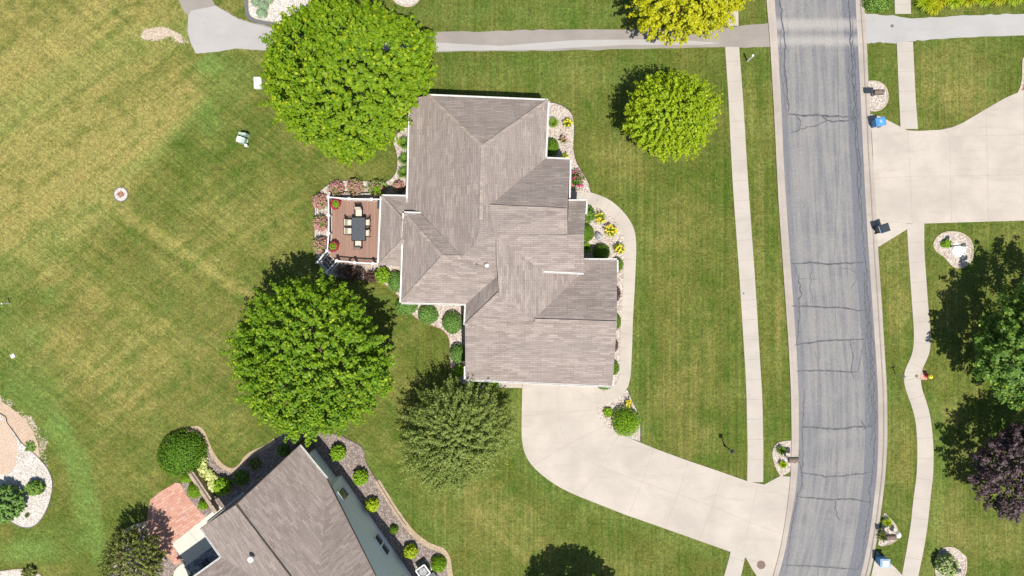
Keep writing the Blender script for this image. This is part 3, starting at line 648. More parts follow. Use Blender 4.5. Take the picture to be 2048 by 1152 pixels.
# sidewalks
def walk(tab, step, off=0, z=.035, mat='concrete2', name='sidewalk'):
    ys2, T = smooth_tab(tab, 6); l = [(T[i][0], ys2[i]) for i in range(len(ys2))]; r = [(T[i][1], ys2[i]) for i in range(len(ys2))]
    b = MB(); z1 = z
    for i in range(len(l)-1): b.face([P(*l[i+1])+Vector((0, 0, z1)), P(*r[i+1])+Vector((0, 0, z1)), P(*r[i])+Vector((0, 0, z1)), P(*l[i])+Vector((0, 0, z1))], 0)
    for side, q in ((l, 0), (r, 1)):
        for i in range(len(l)-1): A, B = P(*side[i]), P(*side[i+1]); b.face([(A.x, A.y, -.03), (B.x, B.y, -.03), (B.x, B.y, z1), (A.x, A.y, z1)] if q == 0 else [(B.x, B.y, -.03), (A.x, A.y, -.03), (A.x, A.y, z1), (B.x, B.y, z1)], 0)
    y = ys2[0]+off
    while y < ys2[-1]-8:
        x0, x1 = interp([(ys2[i], T[i][0], T[i][1]) for i in range(len(ys2))], y)
        # joint square to the walk
        x0b, _ = interp([(ys2[i], T[i][0], T[i][1]) for i in range(len(ys2))], min(y+10, ys2[-1])); sl_ = (x0b-x0)/10
        b.strip(W([(x0, y), (x1, y-sl_*(x1-x0))]), .03, z1+.004, 1); y += step*math.cos(math.atan(sl_))
    return tag(b.build(name, [M[mat], M['joint']]), kind='structure')
walk([(94, 1450, 1478), (200, 1457, 1486), (300, 1461.5, 1492), (380, 1466, 1497), (560, 1479, 1510), (740, 1490.5, 1521), (800, 1493, 1524.5), (900, 1495, 1526.5), (968, 1494, 1526)], 39.8, 30)
walk([(-80, 1445, 1474), (52, 1447, 1477)], 40, 10, mat='concrete')
walk([(1102, 1462, 1492), (1152, 1448, 1482), (1300, 1400, 1434)], 40, 12)
walk([(-80, 1786, 1818), (33, 1790, 1822)], 40, 10)
walk([(84, 1793, 1825.5), (200, 1798, 1831), (262, 1801, 1836)], 39.8, 20)
walk([(446, 1813, 1848), (500, 1816, 1848), (600, 1823, 1855), (655, 1827, 1860), (680, 1827.5, 1861), (695, 1826.5, 1860.5), (710, 1824, 1858), (722, 1818, 1852), (735, 1810.5, 1845), (748, 1807, 1841), (758, 1806.5, 1840.5), (768, 1808, 1841.5), (780, 1810.5, 1843.5), (800, 1819, 1851.6), (825, 1827, 1858.5), (850, 1832, 1863), (900, 1834.5, 1867), (950, 1833, 1866), (1000, 1826, 1860), (1050, 1821, 1855), (1100, 1812.8, 1847), (1152, 1803, 1836), (1300, 1770, 1803)], 39.8, 40)
# driveways
ARC = smooth_line([(1043, 860), (1045, 888), (1053, 914), (1070, 937), (1100, 962), (1130, 980), (1161, 994)], 5)
drive = [(1045, 760), (1044, 800)]+ARC+[(1250, 1029), (1350, 1064), (1462, 1104), (1492, 1116), (1503, 1136), (1514, 1153), (1514, 1175), (1540, 1175), (1547, 1152), (1561, 1100), (1570, 1050), (1577, 1000), (1581, 953), (1560, 952), (1528, 969), (1494, 962), (1434, 941), (1375, 921), (1307, 896), (1250, 872), (1229, 863), (1211, 851), (1200, 838), (1195, 824), (1194, 812), (1205, 780), (1205, 760)]
arcj = smooth_line([(1116, 768), (1116, 800), (1120, 850), (1135, 888), (1165, 915), (1200, 933), (1290, 966), (1422, 1012), (1515, 1050), (1566, 1068)], 5)
ground_poly('driveway', drive, M['concrete'], .030, lines=[arcj, [(1190, 770), (1193, 812)], [(1044, 832), (1115, 826), (1195, 818)], [(1067, 930), (1136, 888), (1211, 851)], [(1161, 987), (1200, 933), (1236, 872)], [(1258, 1028), (1284, 965), (1307, 899)], [(1330, 1054), (1355, 990), (1376, 924)], [(1398, 1080), (1425, 1012), (1445, 948)], [(1484, 1112), (1500, 1040), (1514, 973)], [(1514, 972), (1578, 994)], [(1490, 1115), (1555, 1140)]], lw=.022)
ground_poly('driveway', [(1743, 265), (1741, 254), (1741, 228), (1760, 233), (1801, 254), (1815, 261), (1836, 262), (1880, 260), (1903, 255), (1925, 246), (1970, 219), (2010, 196), (2050, 179), (2060, 170), (2400, 170), (2400, 436), (2048, 441), (1848, 447), (1813, 459), (1756, 494), (1753, 470), (1748, 380), (1745, 300)], M['concrete'], .031, lines=[[(1815, 262), (1820, 350), (1824, 447)], [(1899, 272), (1900, 360), (1903, 443)], [(1972, 220), (1974, 330), (1976, 441)], [(2047, 182), (2048, 441)], [(1899, 273), (2400, 262)], [(1748, 357), (1820, 353), (1900, 352), (2400, 344)], [(1744, 281), (1815, 262)], [(1891, 262), (1899, 272)], [(1755, 440), (1824, 448)]], lw=.024)
ground_poly('driveway', [(1753, 1102), (1742, 1152), (1700, 1260), (1745, 1262), (1806, 1152), (1790, 1135)], M['concrete'], .031, lines=[[(1748, 1120), (1806, 1150)]], lw=.022)
# entry walk of the main house
outer = smooth_line([(1144, 385), (1170, 384.5), (1184, 386), (1197, 390), (1219, 400), (1239, 416), (1257, 437), (1268, 459), (1272, 484), (1272, 512), (1270, 560), (1266, 634), (1264, 696), (1261.6, 743), (1259, 762), (1253.5, 777.5), (1241, 790), (1227, 800), (1212, 808), (1194, 813)], 4)
inner = smooth_line([(1195, 781), (1207, 781.6), (1222, 777), (1234, 763), (1239, 743), (1240, 696), (1242, 643), (1245, 600), (1246.5, 559), (1248, 510), (1248, 485), (1246, 469), (1241, 455.7), (1227, 438), (1209, 423), (1191, 413), (1172, 410), (1130, 411), (1130, 385)], 4)
jl = [[(1170, 385), (1170, 410)], [(1197, 391), (1190, 413)], [(1221, 402), (1210, 423)], [(1242, 420), (1227, 440)], [(1262, 447), (1243, 458)], [(1272, 479), (1248, 482)], [(1272, 520), (1248, 519)]]+[[(1269-k*.12, 560+k), (1246-k*.1, 560+k)] for k in range(0, 190, 27)]+[[(1259, 766), (1236, 757)], [(1242, 789), (1226, 772)], [(1215, 806), (1209, 782)]]
ground_poly('front_walkway', outer+inner, M['concrete'], .036, lines=jl, lw=.022)
ground_poly('side_pavement', [(972, 760), (1044, 764), (1044, 775), (972, 773)], M['concrete'], .030)

# planting beds (gravel sheets)
def bed(pix, mat, z=.018, edge=None, ew=.06, name='gravel_bed', eh=.05, closed=False):
    o = ground_poly(name, pix, M[mat], z)
    if edge:
        pts, em = edge; b = MB(); ps = W(pts)
        for a, c in zip(ps[:-1], ps[1:]): b.beam(a+Vector((0, 0, eh/2)), c+Vector((0, 0, eh/2)), ew, eh)
        tag(b.build('bed_edging', M[em]), kind='structure')
    return o
eA = smooth_line([(1092, 204), (1108, 206), (1124, 211), (1137, 220), (1146, 234), (1148.5, 252), (1147.5, 282), (1148, 304), (1154, 326), (1166, 346), (1176, 364), (1182, 385)], 5)
bed(eA+[(1220, 402), (1250, 430), (1262, 470), (1262, 560), (1256, 660), (1252, 750), (1238, 775), (1210, 790), (1190, 780), (1188, 760), (1100, 700), (1060, 300)], 'gravel', .018, (eA, 'edge'), .045)
eI = smooth_line([(1255, 779), (1264, 800), (1274, 822), (1280.5, 848), (1281, 883)], 5)
bed(eI+[(1250, 872), (1229, 863), (1211, 851), (1197, 835), (1194, 812), (1213, 808), (1241, 790)], 'gravel', .016, (eI, 'edge'), .045)
eB = smooth_line([(804, 256), (792, 270), (786.5, 284), (791.5, 301), (794.5, 322), (792, 343), (783, 356), (769, 363), (725, 362), (683, 361.5), (664, 365.5), (647, 376), (636, 388), (630.5, 405), (629, 434), (629, 484), (633, 514), (640, 536), (655, 552)], 5)
eC = smooth_line([(765, 566), (775, 573), (787, 583), (796, 592), (800, 604), (810, 622), (825, 630), (842, 643), (863, 651), (883, 659), (894, 670), (899, 685), (899, 709), (901, 731), (908, 750), (925, 768)], 5)
bed(eB+[(690, 556), (740, 560)]+eC+[(960, 774), (1044, 776), (1044, 740), (960, 700), (960, 560), (850, 500), (850, 256)], 'gravel', .018, (eB, 'edge'), .04)
b = MB(); ps = W(eC)
for a, c in zip(ps[:-1], ps[1:]): b.beam(a+Vector((0, 0, .025)), c+Vector((0, 0, .025)), .045, .05)
tag(b.build('bed_edging', M['brickred']), kind='structure')
# neighbour's dark gravel beds
eD = smooth_line([(375, 861), (392, 856), (403, 861), (411, 876), (421, 901), (434, 921), (446, 933), (459, 939.5), (471, 939), (482, 930), (492, 916), (505, 906), (528, 896), (545, 885), (556, 874), (575, 864), (600, 862), (640, 866)], 4)
eE = smooth_line([(640, 866), (676, 869), (697, 879), (720, 891), (729, 905), (731, 919), (737, 934), (749, 954), (761, 972), (788, 1016), (819, 1059), (837, 1076), (855, 1089), (872, 1096), (886, 1102), (896, 1119), (901, 1152), (915, 1200)], 4)
bed(eD+eE+[(700, 1260), (400, 1260), (440, 1100), (345, 1150), (290, 1180), (200, 1170), (240, 1100), (262, 1060), (300, 1042), (360, 1060), (372, 1000), (360, 950)], 'gravel_dark', .014)
b = MB()
for e_, m_ in ((eE[3:40], 'x'),): 
    ps = W(e_)
    for a, c in zip(ps[:-1], ps[1:]): b.beam(a+Vector((0, 0, .02)), c+Vector((0, 0, .02)), .05, .05)
tag(b.build('bed_edging', M['timber_dark']), kind='structure')
b = MB(); b.strip(W(eD[:-14]), .34, .020, 0); b.strip(W(eE[30:]), .42, .020, 0); tag(b.build('sandy_bed_border', make_gravel('sandy_border', [(.42, .31, .20), (.50, .39, .27), (.36, .28, .2)], 12, .2)), kind='structure')
# island bed at the left edge
eF = smooth_line([(44, 886), (64, 903), (82, 920), (96, 938), (104, 958), (104.5, 980), (98, 1008), (88, 1030), (76, 1046), (60, 1055), (40, 1053), (17, 1042), (-20, 1040)], 5)
bed([(-200, 780), (0, 826), (15, 845), (30, 866)]+eF+[(-200, 1040)], 'gravel_light', .018, (eF, 'iron'), .05)
bed([(-200, 770), (0, 801), (20, 814), (38, 828), (52, 842), (66, 862), (78, 888), (83, 918), (64, 903), (44, 886), (30, 866), (15, 845), (0, 826)], 'soil', .012) if 'soil' in M else ground_poly('bare_soil', [(-200, 770), (0, 801), (20, 814), (38, 828), (52, 842), (66, 862), (76, 888), (80, 916), (64, 903), (44, 886), (30, 866), (15, 845), (0, 826)], make_gravel('sandy_soil', [(.52, .38, .27), (.58, .44, .33), (.46, .34, .24)], 14, .1), .012)
ground_poly('bare_soil', rag([(-200, 840), (0, 840), (22, 862), (34, 890), (30, 930), (0, 948), (-200, 940)], 2, 4), make_gravel('pinkish_sand', [(.56, .42, .31), (.62, .48, .37), (.50, .38, .28)], 16, .1), .024)
b = MB(); ps = W(smooth_line([(-120, 780), (0, 826), (15, 845), (30, 866), (44, 886)], 4))
for a, c in zip(ps[:-1], ps[1:]): b.beam(a+Vector((0, 0, .03)), c+Vector((0, 0, .03)), .05, .06)
tag(b.build('bed_edging', M['edge']), kind='structure')
eG = smooth_line([(-20, 1146), (10, 1142), (40, 1139), (66, 1143), (82, 1152), (90, 1165)], 5); bed(eG+[(90, 1200), (-20, 1200)], 'gravel_light', .018, (eG, 'stone_edge'), .12)
# bed beyond the big maple, top
eH = smooth_line([(493, -30), (493.5, 10), (495, 28), (502, 38), (515, 43), (540, 48), (570, 56), (600, 62)], 4); bed(eH+[(640, 30), (600, -30)], 'gravel_light', .018, (eH, 'iron'), .28, eh=.10)
eJ = smooth_line([(780, -10), (792, 4), (806, 11), (820, 12), (832, 6), (842, -8), (850, -30)], 4); bed(eJ+[(780, -30)], 'gravel_light', .018, (eJ, 'stone_edge'), .16)
# mailbox beds
eK = smooth_line([(1737, 163.5), (1750, 163), (1762, 167), (1771, 176), (1775, 189), (1774, 203), (1767, 214), (1755, 221), (1741, 221)], 5); bed([(1736, 163)]+eK+[(1740, 221)], 'gravel', .018, (eK, 'stone_edge'), .12)
eL = smooth_line([(1582, 881.5), (1566, 883), (1554, 887), (1547, 897), (1545, 908), (1548, 925), (1554, 940), (1562, 953)], 5); bed(eL+[(1582, 942), (1583, 900)], 'gravel', .034, (eL, 'stone_edge'), .05)
eM = smooth_line([(1770, 1026), (1778, 1035), (1790, 1048), (1795, 1062), (1793, 1078), (1783, 1086), (1764, 1092)], 5); bed([(1768, 1026)]+eM+[(1756, 1090)], 'gravel', .018, (eM, 'stone_edge'), .05)
# kidney bed and lower right bed
eN = smooth_line([(1868, 494), (1868.5, 484), (1875, 474), (1888, 466), (1904, 464), (1922, 467), (1936, 476), (1944, 490), (1945, 508), (1941, 522), (1930, 532), (1918, 535.5), (1906, 532), (1897, 523), (1888, 513), (1875, 504)], 4, True); bed(eN, 'gravel', .018, (eN+[eN[0]], 'stone_edge'), .12)
eO = smooth_line([(1872, 1150), (1871, 1125), (1876, 1108), (1884, 1098), (1896, 1094.5), (1910, 1097), (1922, 1106), (1932, 1118), (1928, 1152), (1905, 1175), (1885, 1170)], 4, True); bed(eO, 'gravel', .018, (eO+[eO[0]], 'stone_edge'), .1)
# brick edged corner at the right border
eP = [(2064, 110), (2049, 116), (2046, 130), (2046, 150), (2043, 172), (2037, 186)]; bed(eP+[(2050, 181), (2064, 176)], 'brickred', .02, (smooth_line(eP, 4), 'stone_edge'), .2)
# round bed in the meadow
cir = [(242+14.2*math.cos(a), 389+14.2*math.sin(a)) for a in [i*math.pi/14 for i in range(28)]]; bed(cir, 'gravel_light', .02, (cir+[cir[0]], 'iron'), .07)
# patios of the neighbour
ground_poly('brick_patio', [(352, 965), (320, 984), (301, 999), (297, 1020), (293.5, 1043), (296, 1062), (310, 1085), (330, 1108), (351, 1131), (363, 1124), (345, 1088), (411, 1034), (400, 1022), (385, 1005), (373, 990), (366, 975), (361, 967)], M['brick'], .03)
ground_poly('concrete_patio', [(344, 1088), (411, 1034.5), (440, 1012), (520, 1090), (470, 1220), (440, 1220)], M['concrete3'], .032, lines=[[(377, 1062), (412, 1100)]])
cc = smooth_line([(372, 1126), (361, 1130), (352, 1138), (347, 1150), (345, 1170), (345, 1210)], 5); ground_poly('curved_pavement', cc+[(368, 1210), (368, 1165), (372, 1155), (382, 1148)], M['concrete3'], .026)

# ============================================================ HOUSES
def roof_faces(b, polys, m=0):
    """each plane gets uvs with u along the courses and v up the slope"""
    for pl_ in polys:
        force = pl_[-1] if isinstance(pl_[-1], str) else None
        if force: pl_ = pl_[:-1]
        vs = [P(*p) for p in pl_]; n = Vector((0, 0, 0))
        for i in range(len(vs)):
            a, c = vs[i], vs[(i+1) % len(vs)]; n += Vector(((a.y-c.y)*(a.z+c.z), (a.z-c.z)*(a.x+c.x), (a.x-c.x)*(a.y+c.y)))
        if n.z < 0: vs = vs[::-1]; n = -n
        n.normalize(); u = Vector((-n.y, n.x, 0)); u = u.normalized() if u.length > .02 else Vector((1, 0, 0))
        if force: u = Vector((1, 0, 0)) if force == 'x' else Vector((0, 1, 0)); u = (u-n*u.dot(n)).normalized()
        v = n.cross(u)
        for t in tessellate_polygon([vs]):
            q = [vs[i] for i in t]
            if (q[1]-q[0]).cross(q[2]-q[0]).z < 0: q = [q[0], q[2], q[1]]
            b.face(q, m, [(p.dot(u), p.dot(v)) for p in q])
def caps(b, lines, w=.26, m=1):
    for pts in lines:
        ps = [P(*p) for p in pts]
        for a, c in zip(ps[:-1], ps[1:]): b.beam(a+Vector((0, 0, .01)), c+Vector((0, 0, .01)), w, .05, m)
def skirt(b, pts, zs, m=0, closed=True):
    ps = [P(*p) for p in pts]; n = len(ps)
    for i in range(n if closed else n-1):
        a, c = ps[i], ps[(i+1) % n]
        if (a-c).length > .01: b.face([(a.x, a.y, zs), (c.x, c.y, zs), c, a], m)
def gutter(root, pts, off=.06, name='gutter', straps=True, w=.09):
    b = MB(); ps = [P(*p) for p in pts]
    for a, c in zip(ps[:-1], ps[1:]):
        d = (c-a).normalized(); r = Vector((d.y, -d.x, 0)).normalized()*off; A, B = a+r+Vector((0, 0, -.03)), c+r+Vector((0, 0, -.03))
        q = r.normalized()*w/2; z = Vector((0, 0, 1))
        b.beam(A-z*.09, B-z*.09, w, .03, 0); b.beam(A+q-z*.03, B+q-z*.03, .025, .13, 0); b.beam(A-q-z*.03, B-q-z*.03, .02, .13, 0)
        L_ = (B-A).length; k = int(L_/.9)
        for i in range(k+1): p = A+(B-A)*((i+.5)/(k+1)); b.beam(p-q*1.1+z*.035, p+q*1.1+z*.035, .04, .012, 0)
    return b.build(name, M['white'], root, keep=True)
def inset(pts, d):
    n = len(pts); out = []; ar = sum(pts[i][0]*pts[(i+1) % n][1]-pts[(i+1) % n][0]*pts[i][1] for i in range(n)); s = 1 if ar > 0 else -1
    for i in range(n):
        p0, p1, p2 = [Vector((*pts[(i+k) % n][:2],)) for k in (-1, 0, 1)]; e1 = (p1-p0).normalized(); e2 = (p2-p1).normalized()
        n1 = Vector((-e1.y, e1.x))*s; n2 = Vector((-e2.y, e2.x))*s; k = 1+n1.dot(n2)
        out.append(p1+(n1+n2)*(d/max(k, .25)))
    return out
def window(parent, c, dirv, w, h, panes=2, name='window'):
    """window in a vertical wall; c = world centre on the wall face, dirv = horizontal unit along wall, outward = right of dirv"""
    d = Vector((dirv[0], dirv[1], 0)).normalized(); o = Vector((d.y, -d.x, 0)); z = Vector((0, 0, 1)); c = Vector(c)
    b = MB(); t = .09; f = c+o*.04
    b.beam(f-d*w/2+z*(h/2), f+d*w/2+z*(h/2), .14, t); b.beam(f-d*(w/2+.05)-z*(h/2), f+d*(w/2+.05)-z*(h/2), .20, t)
    for i in range(panes+1): x = -w/2+w*i/panes; b.beam(f+d*x-z*h/2, f+d*x+z*h/2, .12, t, up=o)
    wn_ = b.build(name, M['white'], parent, keep=True); g = MB(); q = c+o*.02
    g.face([q-d*w/2-z*h/2, q+d*w/2-z*h/2, q+d*w/2+z*h/2, q-d*w/2+z*h/2]); gp = g.build('pane', M['glass']); gp.parent = wn_
    return wn_

# ---- main house
r0 = P(1020, 480); house = empty('suburban_house', (r0.x, r0.y, 0), 'large house with a taupe hipped shingle roof, beside the deck and curved front walk', 'house')
T_ = (990, 470, 5.65); R1 = (965, 293, 5.3); R2 = (962, 440, 5.4); W2 = (977, 413, 5.45); W2e = (1135, 420, 5.5); HS = (998, 587, 5.15); VS = (1001, 546, 4.95); G1 = (1065, 641, 4.9); G2 = (1234, 646, 4.9)
b = MB()
roof_faces(b, [
 [(857, 191, 3.2), (1096, 201, 3.2), R1, 'x'],
 [(820, 197, 2.75), (857, 191, 3.2), R1, R2, (951, 488, 5.2), (923, 513, 4.75), (842, 427, 3.3), (815, 424, 2.75), 'y'],
 [R1, (1096, 201, 3.2), (1091, 317, 3.2), W2, T_, R2, 'y'],
 [(1091, 317, 3.2), (1140, 319, 3.2), W2e, W2, 'x'],
 [W2, W2e, (1135, 469, 5.05), (1168, 469, 5.0), (1167, 546, 4.4), (1084, 542, 4.6), T_, 'x'],
 [(1137, 402, 3.55), (1173, 402, 3.55), (1168, 469, 5.0), (1135, 469, 5.05), 'x'],
 [T_, (1084, 542, 4.55), (1163, 546, 3.25), G1, HS, 'y'],
 [(1163, 519, 3.0), (1234, 520, 3.0), G2, G1, (1163, 546, 3.25), 'x'],
 [G1, G2, (1225, 772, 2.9), (931, 759, 2.9), (930, 650, 3.75), HS, 'x'],
 [(932, 608, 3.4), (930, 650, 3.75), HS, VS, 'y'],
 [(885, 514, 4.8), (802, 605, 3.4), (932, 608, 3.4), VS, HS, T_, R2, (951, 488, 5.2), (923, 513, 4.78), 'x'],
 [(810, 426, 3.4), (842, 427, 3.4), (923, 513, 4.78), (885, 512, 4.8), 'x'],
 [(802, 605, 3.4), (808, 426, 3.4), (885, 513, 4.8), 'y'],
])
caps(b, [[(857, 191, 3.22), R1], [(1096, 201, 3.22), R1], [R1, R2], [(810, 428, 3.42), (885, 513, 4.82)], [(804, 603, 3.42), (885, 514, 4.82)], [(885, 514, 4.82), (921, 514, 4.8)], [(1070, 641, 4.92), (1232, 646, 4.92)], [(980, 413, 5.47), (1133, 420, 5.52)], [(931, 651, 3.77), HS]])
out = [(820, 197, 2.75), (857, 191, 3.2), (1096, 201, 3.2), (1091, 317, 3.2), (1140, 319, 3.2), (1137, 402, 5.1), (1137, 402, 3.55), (1173, 402, 3.55), (1168, 469, 5.0), (1167, 546, 4.4), (1163, 546, 3.25), (1163, 519, 3.0), (1234, 520, 3.0), (1234, 646, 4.9), (1225, 772, 2.9), (931, 759, 2.9), (930, 650, 3.75), (932, 608, 3.4), (802, 605, 3.4), (808, 426, 3.4), (815, 424, 2.75)]
roof = b.build('roof', [M['roof'], M['cap']], house, keep=True)
b = MB(); skirt(b, out, 2.62); skirt(b, [(1137, 402, 5.1), W2e, (1135, 469, 5.05)], 3.2, closed=False); skirt(b, [(1084, 542, 4.6), (1167, 546, 4.4)], 3.2, closed=False)
fp = [(p[0], p[1]) for p in out if p not in ((1137, 402, 5.1), (1163, 546, 3.25), (815, 424, 2.75))]; wpts = [P(p[0], p[1], 3.0) for p in fp]
b.poly([Vector((p.x, p.y, 2.625)) for p in wpts]); f_ = b.build('fascia', M['fascia'], house, keep=True)
wl = inset(wpts, .38); b = MB(); n = len(wl)
for i in range(n): a, c = wl[i], wl[(i+1) % n]; b.face([(a.x, a.y, 0), (c.x, c.y, 0), (c.x, c.y, 2.62), (a.x, a.y, 2.62)])
b.build('wall', M['siding'], house, keep=True)
for g in ([(857, 191, 3.2), (1096, 201, 3.2)], [(1091, 317, 3.2), (1140, 319, 3.2)], [(1096, 201, 3.2), (1091, 317, 3.2)], [(1140, 320, 3.2), (1138, 401, 3.2)], [(1137, 402, 3.55), (1173, 402, 3.55), (1171, 428, 3.55)], [(1167, 546, 4.4), (1084, 542, 4.6)], [(1168, 520, 3.0), (1234, 520, 3.0), (1234, 544, 3.0)], [(1225, 750, 2.9), (1225, 772, 2.9), (931, 759, 2.9), (931, 733, 2.9)], [(930, 650, 3.75), (932, 608, 3.4), (802, 605, 3.4), (808, 426, 3.4), (842, 427, 3.4)], [(815, 421, 2.75), (820, 197, 2.75)]): gutter(house, g[::-1])
# plumbing stack and vent
b = MB(); q = P(954, 529, 4.75); b.rod(q-Vector((0, 0, .2)), q+Vector((0, 0, .22)), .05); b.lathe((q.x, q.y, q.z-.12), [(.13, 0), (.1, .1), (.06, .14)], 12); b.build('roof_pipe', M['black'], house, keep=True)
b = MB(); q = P(974, 531, 4.85); b.rod(q-Vector((0, 0, .2)), q+Vector((0, 0, .30)), .07); b.lathe((q.x, q.y, q.z+.26), [(.13, 0), (.15, .05), (.05, .13)], 14); b.build('roof_vent', M['white'], house, keep=True)
# garage doors, front door, windows
gw = P(1120, 768, 3.0); sy = wl[[i for i, p in enumerate(fp) if p == (1225, 772)][0]].y
for x0, w_ in ((.7, 3.4), (4.4, 2.2)):
    b = MB(); x0 = x0+.3; yy = sy-.03
    for r in range(4):
        for k in range(int(w_/.6)): wq = w_/int(w_/.6); b.box((x0+wq*(k+.5), yy+.02, .05+r*.56), (wq-.05, .06, .5))
    gd = b.build('garage_door', M['white'], house, keep=True); b = MB(); b.beam((x0+.3, yy-.03, .35), (x0+w_-.3, yy-.03, .35), .03, .04); h_ = b.build('handle', M['black']); h_.parent = gd
for c, d, w_, h_ in (((-5.9, sy*0+P(0, 605, 3).y+.33, 1.5), (1, 0), 1.6, 1.3), ((-4.2, P(0, 605, 3).y+.33, 1.5), (1, 0), .9, 1.3)): window(house, c, d, w_, h_)
e_ = wl[2].x+.0
for yy in (8.0, 12.0): window(house, (wl[2].x-.02+.02, yy, 1.5), (0, 1), 1.5, 1.3)
for xx in (-3.5, 0.5): window(house, (xx, wl[1].y+.0, 1.5), (-1, 0), 1.5, 1.2)
b = MB(); q = P(1158, 402, 2.6); b.box((q.x-.25, q.y-.44, .05), (.95, .08, 2.1)); fd = b.build('front_door', M['boxbrown'], house, keep=True)

# ---- low roof beside the deck (sun room of the house)
b = MB(); PE = (763, 392, 2.6); PW = (757, 530, 2.6)
roof_faces(b, [[PE, PW, (808, 480, 3.5), (812, 444, 3.5)], [PE, (826, 394, 2.6), (826, 460, 3.5), (812, 444, 3.5)], [PW, (820, 532, 2.6), (826, 478, 3.5), (808, 480, 3.5)]])
caps(b, [[PE, (812, 446, 3.5)], [PW, (808, 478, 3.5)]], .2)
b.build('roof', [M['roof'], M['cap']], house, keep=True)
b = MB(); skirt(b, [(826, 394, 2.6), PE, PW, (820, 532, 2.6)], 2.4, closed=False); b.poly([Vector((p.x, p.y, 2.41)) for p in [P(826, 394, 2.6), P(*PE), P(*PW), P(820, 532, 2.6)]]); b.build('fascia', M['white'], house, keep=True)
q = [P(p[0], p[1], 2.5) for p in ((826, 396), (768, 396), (763, 524), (826, 526))]; b = MB()
for i in range(3): b.face([(q[i].x, q[i].y, 0), (q[i+1].x, q[i+1].y, 0), (q[i+1].x, q[i+1].y, 2.42), (q[i].x, q[i].y, 2.42)])
b.build('wall', M['siding'], house, keep=True); gutter(house, [(814, 393, 2.6), PE, PW]); window(house, ((q[1].x+q[2].x)/2, (q[1].y+q[2].y)/2, 1.9), (q[2]-q[1])[:2] if False else ((q[2]-q[1]).x, (q[2]-q[1]).y), 2.4, 1.0, 3)

# ---- neighbour's house, lower left
r0 = P(560, 1100); nb = empty('neighbour_house', (r0.x, r0.y, 0), 'turned grey-brown shingle house with blue-grey siding, cut by the bottom edge', 'house')
A = (599, 891, 3.0); B_ = (654, 958, 3.0); Cc = (473, 1009, 5.5); D_ = (402, 1056, 3.9); E_ = (443.5, 1115, 3.9)
ME = (637, 1225, 5.5); b = MB()
roof_faces(b, [[A, B_, (640, 1151, 4.9), ME, Cc], [B_, (752, 1152, 5.8), (790, 1225, 6.9), ME, (640, 1151, 4.9)], [D_, Cc, ME, (600, 1225, 5.3), (503, 1151, 4.6), E_], [E_, (503, 1151, 4.6), (600, 1225, 5.3), (480, 1260, 5.3), (320, 1203, 3.9)], [ME, (790, 1225, 6.9), (790, 1300, 6.9), (600, 1300, 5.3), (600, 1225, 5.3)]])
b.beam(P(*Cc)+Vector((0, 0, .0)), P(*ME), .10, .10, 2)
b.build('roof', [M['roof2'], M['cap'], M['edge']], nb, keep=True)
b = MB(); skirt(b, [(320, 1203, 3.9), E_, D_], 3.65, closed=False); skirt(b, [D_, Cc, A], 2.7, closed=False); skirt(b, [A, B_], 2.75, closed=False)
b.build('fascia', M['timber_dark'], nb, keep=True)
b = MB(); b.beam(P(*B_), P(752, 1152, 5.8), .05, .16, 0); b.beam(P(*D_), P(*Cc), .05, .14, 0); b.beam(P(*Cc), P(*A), .05, .14, 0); b.build('rake_board', M['boxbrown'], nb, keep=True)
# low lean-to roof under the north-west gable
b = MB(); LR = [(405, 1054, 2.9), (437, 1028, 2.75), (489, 987, 2.75), (485, 981, 2.75), (506, 962, 2.9), (540, 960, 3.2), (475, 1014, 3.4), (420, 1056, 3.2)]; roof_faces(b, [LR]); skirt(b, LR[:6], 2.6, 0, closed=False); b.build('lean_to_roof', M['roof2'], nb, keep=True)
gutter(nb, [(489, 986, 2.75), (437, 1027, 2.75), (412, 1047, 2.8)][::1], off=.05, w=.09); gutter(nb, [B_, A][::-1][::-1]); gutter(nb, [D_, E_, (320, 1203, 3.9)])
def g0(x, y, z=0): p = P(x, y); p.z = z; return p
b = MB()
def wq(a, c, za, zc, z0=0): b.face([g0(*a, z0), g0(*c, z0), g0(*c, zc), g0(*a, za)])
wq((684, 950), (781, 1090), 3.05, 5.72); wq((781, 1090), (850, 1188), 5.72, 7.4); wq((671, 953), (684, 950), 2.9, 2.9); wq((627, 893), (672, 953), 2.9, 2.9); wq((627, 893), (470, 1018), 2.7, 2.7); wq((470, 1018), (492, 1058), 2.7, 3.7); wq((492, 1058), (470, 1090), 3.7, 3.7); wq((470, 1090), (380, 1160), 3.7, 3.7)
b.build('wall', M['siding2'], nb, keep=True)
# corner post with low capped wall
b = MB()
for a, c in (((603, 885), (613, 877)), ((613, 877), (628, 898))): b.beam(g0(*a, 1.1), g0(*c, 1.1), .28, 2.2)
b.build('low_corner_wall', M['timber_dark'], nb, keep=True)
def on_wall(px, py, a, c):
    """point where the camera ray meets the vertical plane through ground points a, c"""
    A0, C0 = g0(*a), g0(*c); n = Vector(((C0-A0).y, -(C0-A0).x, 0)); o = Vector((0, 0, H)); d = P(px, py)-o; return o+d*((A0-o).dot(n)/d.dot(n))
WA, WC = (684, 950), (781, 1090); dW = (g0(*WC)-g0(*WA)).normalized()
